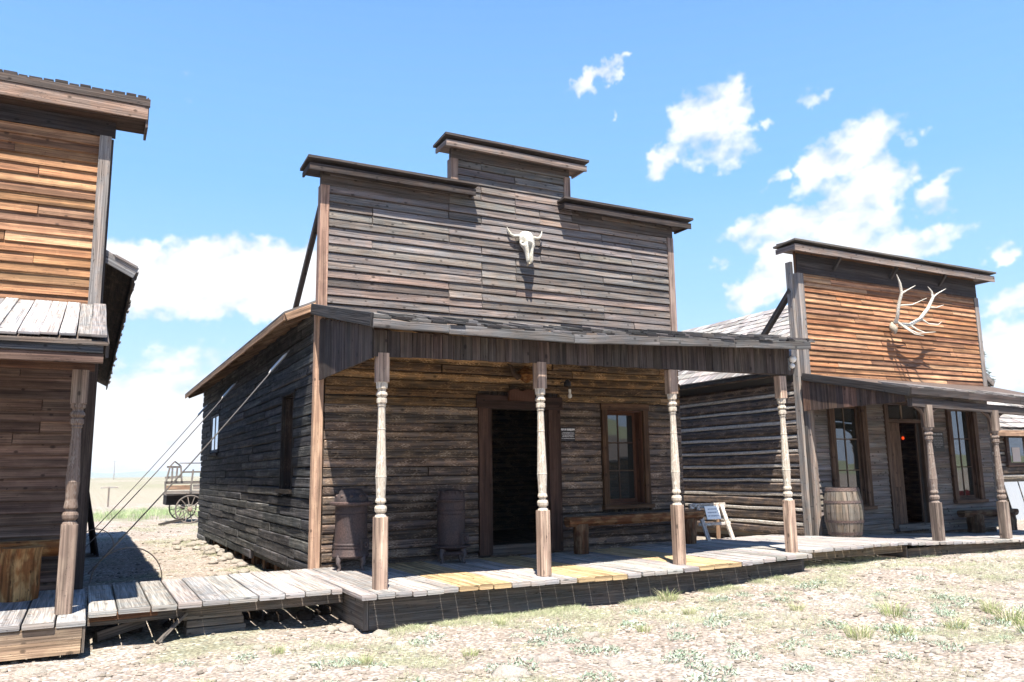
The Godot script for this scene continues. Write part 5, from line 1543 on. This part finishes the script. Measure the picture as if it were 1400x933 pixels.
func yard() -> void:
	cable("thin guy cable running from the front of the eave down to the tan storefront", Vector3(2.62, 3.02, -12.1), Vector3(0.12, -0.12, -12.5))
	cable("thin guy cable running from the middle of the eave down to the tan storefront", Vector3(2.62, 3.05, -16.83), Vector3(0.06, -0.13, -16.9))
	cable("thin guy cable running from the rear of the eave down to the tan storefront", Vector3(2.62, 2.95, -21.0), Vector3(0.10, -0.2, -21.0))
	# loops of loose wire
	for q in [[Vector3(0.60, -0.15, -12.6), 0.45, "large loop of loose wire rising from the ground between the buildings"], [Vector3(0.25, -0.02, -17.5), 0.32, "small loop of loose wire by the leaning boards"]]:
		var b := MB.new(); b.tint = Color(0.26, 0.23, 0.21)
		var pts := []
		var rad := []
		for k in 20:
			var a := -0.25 + (PI + 0.2) * k / 19.0
			pts.append(Vector3(cos(a) * q[1], sin(a) * q[1] * 1.05 - 0.12, sin(a) * 0.1)); rad.append(0.008)
		b.tube(pts, rad, 6)
		var o := part(self, numbered("wire_loop"), b.done(), M.steel, Transform3D(Basis(), q[0]))
		tag(o, q[2], "wire", "wire loops")
	# dark boards leaning on the tan storefront
	for k in 3:
		tag(beam(self, numbered("leaning_board"), Vector3(0.34 - k * 0.05, -0.45, -19.2 - k * 0.35), Vector3(0.06, 1.0 - k * 0.12, -19.4 - k * 0.35), 0.3, 0.05, M.grey, Color(0.07, 0.065, 0.06), Z), "dark board leaning against the side of the tan storefront", "board", "boards leaning on the tan storefront")
	wagon()
	# marker post, utility pole
	var s := thing("marker_post", "small wooden post with a cross arm in the dry field", "post", Vector3(1.22, gh(1.22, -49.7), -49.7))
	beam(s, "upright", Vector3(0, 0, 0), Vector3(0, 1.05, 0), 0.09, 0.09, M.grey, Color(0.4, 0.36, 0.32), X)
	beam(s, "cross_arm", Vector3(-0.42, 1.05, 0), Vector3(0.45, 1.05, 0), 0.08, 0.05, M.grey, Color(0.75, 0.72, 0.68))
	s = thing("utility_pole", "thin utility pole standing on the far horizon", "pole", Vector3(12.0, gh(12.0, -420.0), -420.0))
	b_pole(s)
	# scattered stones
	var rm := []
	for k in 6: rm.append(rocks_mesh(k * 7 + 1))
	var r := RandomNumberGenerator.new()
	r.seed = 77
	var fixed := [[2.72, -8.0, 0.13], [2.50, -8.45, 0.11], [2.36, -8.5, 0.08], [1.18, -7.16, 0.09], [1.16, -7.45, 0.06], [0.35, -6.9, 0.07], [3.5, -6.1, 0.12], [4.5, -6.9, 0.1], [5.2, -5.6, 0.09], [5.55, -5.2, 0.13], [6.9, -4.9, 0.11], [7.9, -4.65, 0.1], [3.05, -5.85, 0.16], [4.0, -5.75, 0.13], [4.45, -5.5, 0.08], [2.2, -6.6, 0.06], [6.0, -6.9, 0.09], [0.15, -7.6, 0.11], [-0.3, -8.0, 0.14], [8.1, -6.4, 0.07]]
	for k in 70:
		var zz := r.randf_range(-8.0, -4.3)
		fixed.append([r.randf_range(-0.8, 9.5) * lerpf(1.0, 0.75, (zz + 8.0) / 3.7) + 0.8, zz, r.randf_range(0.025, 0.07)])
	for q in fixed:
		var o := part(self, numbered("field_stone"), rm[r.randi() % 6], M.stone)
		var sc: float = q[2]
		o.transform = Transform3D(Basis(Y, r.randf() * TAU).scaled(Vector3(sc, sc * r.randf_range(0.6, 1.0), sc)), Vector3(q[0], gh(q[0], q[1]) - sc * 0.06, q[1]))
		tag(o, "pale stone lying on the bare street earth", "stone", "stones lying in the street")
	for k in 62:
		var q := r.randf()
		var zz := lerpf(-11.3, -22.4, q)
		var sc := r.randf_range(0.05, 0.14)
		var xx := 2.62 - absf(r.randfn(0.0, 0.35)) * (0.9 if k % 3 else 0.3)
		var o := part(self, numbered("wall_stone"), rm[r.randi() % 6], M.stone)
		o.transform = Transform3D(Basis(Y, r.randf() * TAU).scaled(Vector3(sc, sc * r.randf_range(0.7, 1.2), sc)), Vector3(xx, gh(xx, zz) + sc * 0.2, zz))
		tag(o, "pale stone heaped along the foot of the sooty side wall", "stone", "stones along the side wall")
	var brown := M.stone.duplicate() as StandardMaterial3D
	brown.albedo_color = Color(0.42, 0.36, 0.32)
	for k in 9:
		var sc := r.randf_range(0.07, 0.13)
		var xx := 0.3 + k * 0.28 + r.randf_range(-0.1, 0.1)
		var o := part(self, numbered("footing_stone"), rm[r.randi() % 6], brown)
		o.transform = Transform3D(Basis(Y, r.randf() * TAU).scaled(Vector3(sc, sc, sc)), Vector3(xx, gh(xx, -9.3) + sc * 0.3, -9.45 + r.randf_range(-0.2, 0.15)))
		tag(o, "brown stone in the shade beneath the low plank walk", "stone", "stones under the plank walk")
	# gravel: uncountable
	var mm := MultiMesh.new()
	mm.transform_format = MultiMesh.TRANSFORM_3D
	mm.use_colors = true
	mm.mesh = rm[2]
	mm.instance_count = 5200
	for k in mm.instance_count:
		var zz := -4.0 - pow(r.randf(), 1.2) * 5.5
		var xx := r.randf_range(-1.5, 12.5)
		if k % 5 == 0:
			zz = r.randf_range(-30.0, -11.0); xx = r.randf_range(0.2, 2.6)
		var sc := 0.006 + pow(r.randf(), 3.0) * 0.028
		mm.set_instance_transform(k, Transform3D(Basis(Y, r.randf() * TAU).scaled(Vector3(sc, sc * 0.8, sc)), Vector3(xx, gh(xx, zz) + sc * 0.2, zz)))
		var g := r.randf_range(0.55, 1.15)
		mm.set_instance_color(k, Color(g, g * 0.96, g * 0.92))
	var gv := MultiMeshInstance3D.new()
	gv.name = "gravel"
	gv.multimesh = mm
	gv.material_override = M.stone
	add_child(gv)
	tag(gv, "loose pale gravel strewn over the street earth", "gravel", "", "stuff")
	# grass tufts one can count
	var GR := [Color(0.30, 0.37, 0.15), Color(0.38, 0.42, 0.20), Color(0.46, 0.45, 0.28), Color(0.52, 0.47, 0.32), Color(0.24, 0.31, 0.12)]
	var tm := []
	for k in 4: tm.append(tuft_mesh(k + 20, 150, 0.22, 0.12, GR, 1.1))
	var sm := []
	for k in 4: sm.append(sage_mesh(k + 40, 110, 0.09, 0.13))
	for q in [[6.45, -5.35, 0.85], [7.51, -5.78, 0.95], [7.57, -5.15, 0.75], [8.23, -5.0, 1.0], [6.9, -5.25, 0.7], [6.3, -7.95, 0.8], [3.9, -7.7, 0.5], [5.0, -6.7, 0.5], [8.5, -5.35, 0.8], [6.9, -6.5, 0.55], [7.9, -4.6, 0.9], [3.1, -6.7, 0.5], [2.2, -6.9, 0.5], [1.6, -7.5, 0.45], [0.9, -6.7, 0.45], [6.0, -7.2, 0.5]]:
		var o := part(self, numbered("grass_tuft"), tm[r.randi() % 4], M.leaf, Transform3D(Basis(Y, r.randf() * TAU).scaled(Vector3.ONE * float(q[2])), Vector3(q[0], gh(q[0], q[1]) - 0.01, q[1])))
		tag(o, "tuft of green grass growing in the stony street", "grass", "grass tufts in the street")
	for k in 170:
		var zz := r.randf_range(-7.6, -4.4)
		var xx := r.randf_range(0.0, 9.6)
		if r.randf() > 0.25 + xx * 0.09: continue
		var sc := r.randf_range(0.5, 1.15)
		var o := part(self, numbered("sage_plant"), sm[r.randi() % 4], M.leaf, Transform3D(Basis(Y, r.randf() * TAU).scaled(Vector3(sc, sc * 0.8, sc)), Vector3(xx, gh(xx, zz) - 0.005, zz)))
		tag(o, "low grey green plant hugging the stony street", "plant", "grey green plants in the street")
	# short thin grass everywhere: uncountable
	for set in 2:
		mm = MultiMesh.new()
		mm.transform_format = MultiMesh.TRANSFORM_3D
		mm.use_colors = true
		mm.mesh = tuft_mesh(99 + set, 14, 0.05, 0.07, [Color(0.40, 0.45, 0.26), Color(0.50, 0.50, 0.34), Color(0.32, 0.40, 0.20), Color(0.56, 0.52, 0.40)], 1.4) if set == 0 else tuft_mesh(120, 60, 0.3, 0.35, [Color(0.26, 0.38, 0.18), Color(0.36, 0.46, 0.24), Color(0.45, 0.48, 0.3)], 0.7)
		var at := []
		if set == 0:
			for k in 34000:
				var zz := -3.9 - r.randf() * 6.0
				var xx := r.randf_range(-1.5, 13.5)
				if k % 6 == 0:
					zz = r.randf_range(-32.0, -13.0); xx = r.randf_range(1.0, 4.5)
				if k % 11 == 1:
					zz = -8.15 + absf(r.randfn(0.0, 0.14)); xx = r.randf_range(2.8, 8.8)
					if gp.get_noise_2d(xx * 3.0, 4.0) > 0.0: at.append(Vector3(xx, gh(xx, zz), zz))
				if gp.get_noise_2d(xx, zz) + 0.5 * gp.get_noise_2d(xx * 4.0 + 90, zz * 4.0) + r.randf_range(-0.2, 0.15) > 0.10 - 0.012 * xx and not (zz < -7.9 and xx < 9.0 and zz > -11.0): at.append(Vector3(xx, gh(xx, zz), zz))
		else:
			for k in 200:
				var xx := r.randf_range(-1.0, 7.5)
				var zz := r.randf_range(-42.0, -33.5)
				at.append(Vector3(xx, gh(xx, zz), zz))
		mm.instance_count = at.size()
		for k in at.size():
			var sc := r.randf_range(0.6, 1.3)
			mm.set_instance_transform(k, Transform3D(Basis(Y, r.randf() * TAU).scaled(Vector3.ONE * sc), at[k]))
			var g := r.randf_range(0.75, 1.2)
			mm.set_instance_color(k, Color(g, g, g))
		var gi := MultiMeshInstance3D.new()
		gi.name = "thin_grass" if set == 0 else "green_weeds"
		gi.multimesh = mm
		gi.material_override = M.leaf
		add_child(gi)
		tag(gi, "short thin grass spread over the street earth" if set == 0 else "band of fresh green weeds beyond the yard", "grass", "", "stuff")

func b_pole(s: Node3D) -> void:
	var b := MB.new(); b.tint = Color(0.3, 0.27, 0.25)
	b.tube([Vector3.ZERO, Vector3(0, 9.0, 0)], [0.2, 0.13], 8)
	part(s, "pole", b.done(), M.flat)
	beam(s, "cross_arm", Vector3(-1.0, 8.3, 0), Vector3(1.0, 8.3, 0), 0.14, 0.12, M.flat, Color(0.3, 0.27, 0.25))

func wagon() -> void:
	var s := thing("old_wagon", "broken grey wooden wagon with spoked wheel behind the sooty side wall", "wagon")
	var G := [Color(0.44, 0.42, 0.40), Color(0.36, 0.335, 0.315), Color(0.52, 0.495, 0.465)]
	var z0 := -30.4
	var bed := boxp(s, "bed", Vector3(2.55, 0.50, -32.4), Vector3(6.5, 0.56, z0), M.grey, Color(0.3, 0.27, 0.25))
	for q in [[0.56, 0.68, 2.5, 6.5, 2], [0.70, 0.86, 2.52, 3.35, 9], [0.70, 0.88, 3.38, 6.5, 0], [0.90, 1.0, 2.48, 6.5, 1], [1.08, 1.16, 2.46, 3.0, 0], [1.28, 1.34, 3.0, 6.5, 1], [1.46, 1.53, 2.5, 2.95, 1], [1.6, 1.64, 2.9, 6.5, 0]]:
		var t: Color = Color(0.60, 0.42, 0.30) if q[4] == 9 else G[q[4]]
		beam(bed, "side_plank", Vector3(q[2], (q[0] + q[1]) / 2, z0 + 0.02 + R(0, 0.02)), Vector3(q[3], (q[0] + q[1]) / 2 + R(-0.03, 0.03), z0 + 0.02), q[1] - q[0], 0.03, M.grey, t, Y)
	for q in [[2.5, 0.55, 2.47, 1.0], [2.5, 1.0, 2.6, 1.5], [2.68, 1.0, 2.68, 1.5], [2.82, 1.0, 2.84, 1.5], [3.0, 1.0, 2.95, 1.52], [3.3, 0.6, 3.36, 1.4], [4.2, 0.6, 4.2, 1.5]]:
		beam(bed, "stake", Vector3(q[0], q[1], z0 + 0.06), Vector3(q[2], q[3], z0 + 0.06), 0.06, 0.04, M.grey, G[0], X)
	for q in [[2.6, 1.5, 2.75, 1.68, 2.95, 1.52]]:
		beam(bed, "hoop", Vector3(q[0], q[1], z0), Vector3(q[2], q[3], z0), 0.05, 0.03, M.grey, Color(0.4, 0.38, 0.36), Y)
		beam(bed, "hoop", Vector3(q[2], q[3], z0), Vector3(q[4], q[5], z0), 0.05, 0.03, M.grey, Color(0.2, 0.19, 0.18), Y)
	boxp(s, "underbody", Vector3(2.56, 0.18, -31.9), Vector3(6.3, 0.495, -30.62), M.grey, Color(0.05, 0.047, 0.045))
	beam(s, "tongue", Vector3(3.1, -0.3, -30.3), Vector3(2.3, -0.43, -29.7), 0.09, 0.07, M.grey, Color(0.2, 0.18, 0.16), Y)
	for c in [[3.3, z0 + 0.16], [5.6, z0 + 0.16], [3.3, -32.55], [5.6, -32.55]]:
		var o := Vector3(c[0], 0.03, c[1])
		var b := MB.new(); b.tint = Color(0.34, 0.31, 0.29)
		var pts := []
		var rad := []
		for k in 33:
			var a := TAU * k / 32.0
			pts.append(Vector3(cos(a), sin(a), 0) * 0.465); rad.append(0.028)
		b.tube(pts, rad, 6, false)
		var rim := part(s, "wheel", b.done(), M.grey, Transform3D(Basis(), o))
		b = MB.new(); b.tint = Color(0.62, 0.5, 0.42)
		b.tube([Vector3(0, 0, -0.1), Vector3(0, 0, -0.05), Vector3(0, 0, 0.06), Vector3(0, 0, 0.13)], [0.05, 0.085, 0.085, 0.05], 12)
		part(rim, "hub", b.done(), M.grey)
		for k in 12:
			var d := Vector3(cos(TAU * k / 12.0 + 0.2), sin(TAU * k / 12.0 + 0.2), 0)
			beam(rim, "spoke", d * 0.06, d * 0.45, 0.03, 0.03, M.grey, Color(0.52, 0.48, 0.44), Z)
	rebase(s, Vector3(4.4, -0.45, -31.4))

func far_cabin() -> void:
	var s := thing("log_cabin", "low chinked log cabin with pale shake roof beyond the rust siding storefront", "cabin")
	var z0 := -12.9
	var w := boxp(s, "log_wall", Vector3(19.6, -0.4, z0 - 4.0), Vector3(27.0, 2.1, z0 - 0.1), M.flat, Color(0.2, 0.19, 0.18))
	for k in 8:
		var y := -0.2 + k * 0.3
		part(w, "wall_log", extr(rect(0.23, 0.2, 0.05), 7.5, 5, 0.01, 0.01, pick([Color(0.26, 0.23, 0.22), Color(0.2, 0.18, 0.17)])), M.log, fr(Vector3(19.55, y, z0 - 0.06), X, Y))
		part(w, "chinking", extr(rect(0.06, 0.1, 0.012), 7.4, 6, 0.006, 0.005, Color(0.72, 0.70, 0.67)), M.stone, fr(Vector3(19.6, y + 0.15, z0 - 0.05), X, Y))
	var rf := slab(s, "roof", Vector3(19.2, 2.06, z0 + 0.4), Vector3(27.3, 2.06, z0 + 0.4), Vector3(27.3, 3.4, z0 - 2.1), Vector3(19.2, 3.4, z0 - 2.1), 0.06, M.grey, Color(0.3, 0.28, 0.26))
	for r in 9:
		var x := 20.3
		while x < 24.5:
			var ww := R(0.18, 0.34)
			shake(rf, Vector3(x, 3.40 - r * 0.145 + 0.02, z0 - 2.08 + r * 0.272), Vector3(0, -0.44, 1), X, ww - 0.01, 0.36, 0.025, pick([Color(0.66, 0.65, 0.63), Color(0.76, 0.74, 0.72), Color(0.52, 0.50, 0.49)]))
			x += ww
	beam(s, "eave_board", Vector3(19.2, 1.96, z0 + 0.4), Vector3(27.3, 1.96, z0 + 0.4), 0.15, 0.03, M.fresh, Color(0.60, 0.44, 0.33), Y)
	var wn := boxp(s, "window_frame", Vector3(21.75, 1.1, z0 + 0.02), Vector3(22.6, 1.95, z0 + 0.09), M.fresh, Color(0.14, 0.10, 0.09))
	boxp(wn, "pane", Vector3(21.87, 1.2, z0 + 0.091), Vector3(22.48, 1.86, z0 + 0.095), M.glass)
	boxp(wn, "paper", Vector3(21.95, 1.22, z0 + 0.1), Vector3(22.3, 1.6, z0 + 0.104), M.flat, Color(0.5, 0.42, 0.38))
	rebase(s, Vector3(23.3, -0.4, z0 - 2.0))
	# corrugated sheets leaning in front
	for k in 3:
		var o := thing("corrugated_sheet", "pale corrugated metal sheet leaning against the chinked log cabin", "metal sheet", Vector3(21.25 + k * 0.62, -0.35, z0 + 0.42 + k * 0.02), "corrugated sheets by the log cabin")
		var b := MB.new(); b.tint = Color(0.52, 0.54, 0.56)
		var n := 48
		for i in n:
			var P := []
			for j in 2:
				var xx := 0.6 * (i + j) / n
				P.append(Vector3(xx, 0, 0.024 * sin(xx / 0.1 * TAU)))
			b.quad(P[0], P[1], P[1] + Vector3(0, 1.05, -0.22), P[0] + Vector3(0, 1.05, -0.22), Vector2(0, 0), Vector2(0.1, 0), Vector2(0.1, 1), Vector2(0, 1))
		part(o, "sheet", b.done(), M.steel)
	# a dark pine showing over the porch roof
	var t := thing("pine_tree", "dark pine top showing above the far porch roof", "tree", Vector3(44.0, -0.5, -27.0))
	var b := MB.new(); b.tint = Color(0.12, 0.09, 0.07)
	b.tube([Vector3.ZERO, Vector3(0, 4, 0), Vector3(0.1, 8.2, 0)], [0.2, 0.13, 0.03], 8)
	part(t, "trunk", b.done(), M.bark)
	b = MB.new()
	var r := RandomNumberGenerator.new()
	r.seed = 5
	for k in 2600:
		var y := 1.5 + pow(r.randf(), 0.8) * 6.9
		var rad := (8.6 - y) * 0.30 * r.randf_range(0.25, 1.0) * (0.75 + 0.35 * sin(y * 5.0))
		var a := r.randf() * TAU
		var p := Vector3(cos(a) * rad, y - rad * 0.15, sin(a) * rad)
		var u := Vector3(cos(a), r.randf_range(-0.5, 0.3), sin(a)).normalized() * r.randf_range(0.14, 0.3)
		var sd := Vector3(-sin(a), r.randf_range(-0.6, 0.6), cos(a)).normalized() * 0.06
		b.tint = mul(Color(0.07, 0.11, 0.05), r.randf_range(0.6, 1.4))
		b.quad(p - sd, p + sd, p + u + sd * 0.4, p + u - sd * 0.4, Vector2.ZERO, Vector2(1, 0), Vector2(1, 1), Vector2(0, 1))
	part(t, "crown", b.done(), M.leaf)

func across_the_street() -> void:
	# what the windows mirror besides the slope: a log cabin, and an added trough for an unknown red patch
	var s := thing("log_cabin", "low log cabin across the street from the storefronts", "cabin")
	var w := boxp(s, "log_wall", Vector3(15.0, -0.45, 12.0), Vector3(27.0, 1.75, 17.0), M.log, Color(0.42, 0.34, 0.27))
	for k in 8:
		part(w, "wall_log", extr(rect(0.25, 0.2, 0.05), 12.1, 4, 0.01, 0.01, pick([Color(0.5, 0.38, 0.28), Color(0.42, 0.32, 0.25)])), M.log, fr(Vector3(27.05, -0.25 + k * 0.28, 11.97), -X, Y))
	slab(s, "roof", Vector3(27.6, 1.7, 11.4), Vector3(14.4, 1.7, 11.4), Vector3(14.4, 2.9, 14.5), Vector3(27.6, 2.9, 14.5), 0.1, M.grey, Color(0.3, 0.27, 0.25))
	slab(s, "roof", Vector3(14.4, 1.7, 17.6), Vector3(27.6, 1.7, 17.6), Vector3(27.6, 2.9, 14.5), Vector3(14.4, 2.9, 14.5), 0.1, M.grey, Color(0.3, 0.27, 0.25))
	rebase(s, Vector3(21.0, -0.45, 14.5))
	s = thing("added_red_trough", "long red trough added out of view for the red patch mirrored in the panes", "trough", Vector3(23.6, -0.4, -5.4))
	var b := MB.new(); b.tint = Color(0.55, 0.05, 0.05)
	for q in [-1.0, 1.0]:
		b.quad(Vector3(-1.6, 0.3, q * 0.2), Vector3(1.6, 0.3, q * 0.2), Vector3(1.7, 0.72, q * 0.35), Vector3(-1.7, 0.72, q * 0.35), Vector2(0, 0), Vector2(1.6, 0), Vector2(1.6, 0.4), Vector2(0, 0.4))
	b.box(Vector3(-1.6, 0.26, -0.2), Vector3(1.6, 0.3, 0.2))
	part(s, "tub", b.done(), M.fresh)
	for q in [-1.2, 1.2]:
		boxp(s, "trestle", Vector3(q - 0.05, 0, -0.3), Vector3(q + 0.05, 0.26, 0.3), M.grey, Color(0.15, 0.13, 0.12))

# ---------------------------------------------------------------- everything
func _ready() -> void:
	rng.seed = 20240611
	# camera: eye level in the street, turned right and tilted up a little
	var cam := Camera3D.new()
	cam.name = "camera"
	var yaw := deg_to_rad(28.0)
	var pitch := deg_to_rad(9.3)
	var roll := deg_to_rad(0.85)
	var f := Vector3(sin(yaw) * cos(pitch), sin(pitch), -cos(yaw) * cos(pitch))
	var rt := Vector3(cos(yaw), 0, sin(yaw))
	var up := rt.cross(f)
	cam.transform = Transform3D(Basis(rt * cos(roll) - up * sin(roll), up * cos(roll) + rt * sin(roll), -f), Vector3(0, 1.16, 0))
	cam.fov = rad_to_deg(2.0 * atan(466.5 / 1090.0))
	cam.near = 0.1
	cam.far = 9000.0
	add_child(cam)
	cam.current = true
	# sky, sun, exposure
	var env := Environment.new()
	env.background_mode = Environment.BG_SKY
	env.sky = make_sky()
	env.tonemap_mode = Environment.TONE_MAPPER_LINEAR
	env.tonemap_exposure = 2.7
	env.fog_enabled = true
	env.fog_density = 0.00022
	env.fog_light_color = Color(0.86, 0.92, 1.0)
	env.sdfgi_enabled = true
	env.ssao_enabled = true
	env.ssil_enabled = true
	var we := WorldEnvironment.new()
	we.name = "world_environment"
	we.environment = env
	add_child(we)
	var sun := DirectionalLight3D.new()
	sun.name = "sun"
	sun.light_energy = 1.6
	sun.light_color = Color(1.0, 0.965, 0.91)
	sun.light_angular_distance = 0.5
	sun.shadow_enabled = true
	add_child(sun)
	sun.look_at_from_position(Vector3.ZERO, Vector3(0.178, -1.0, -0.42), Vector3.UP)
	materials()
	ground()
	hills()
	main_store()
	left_store()
	right_store()
	boardwalks()
	far_cabin()
	across_the_street()
	things()
	yard()
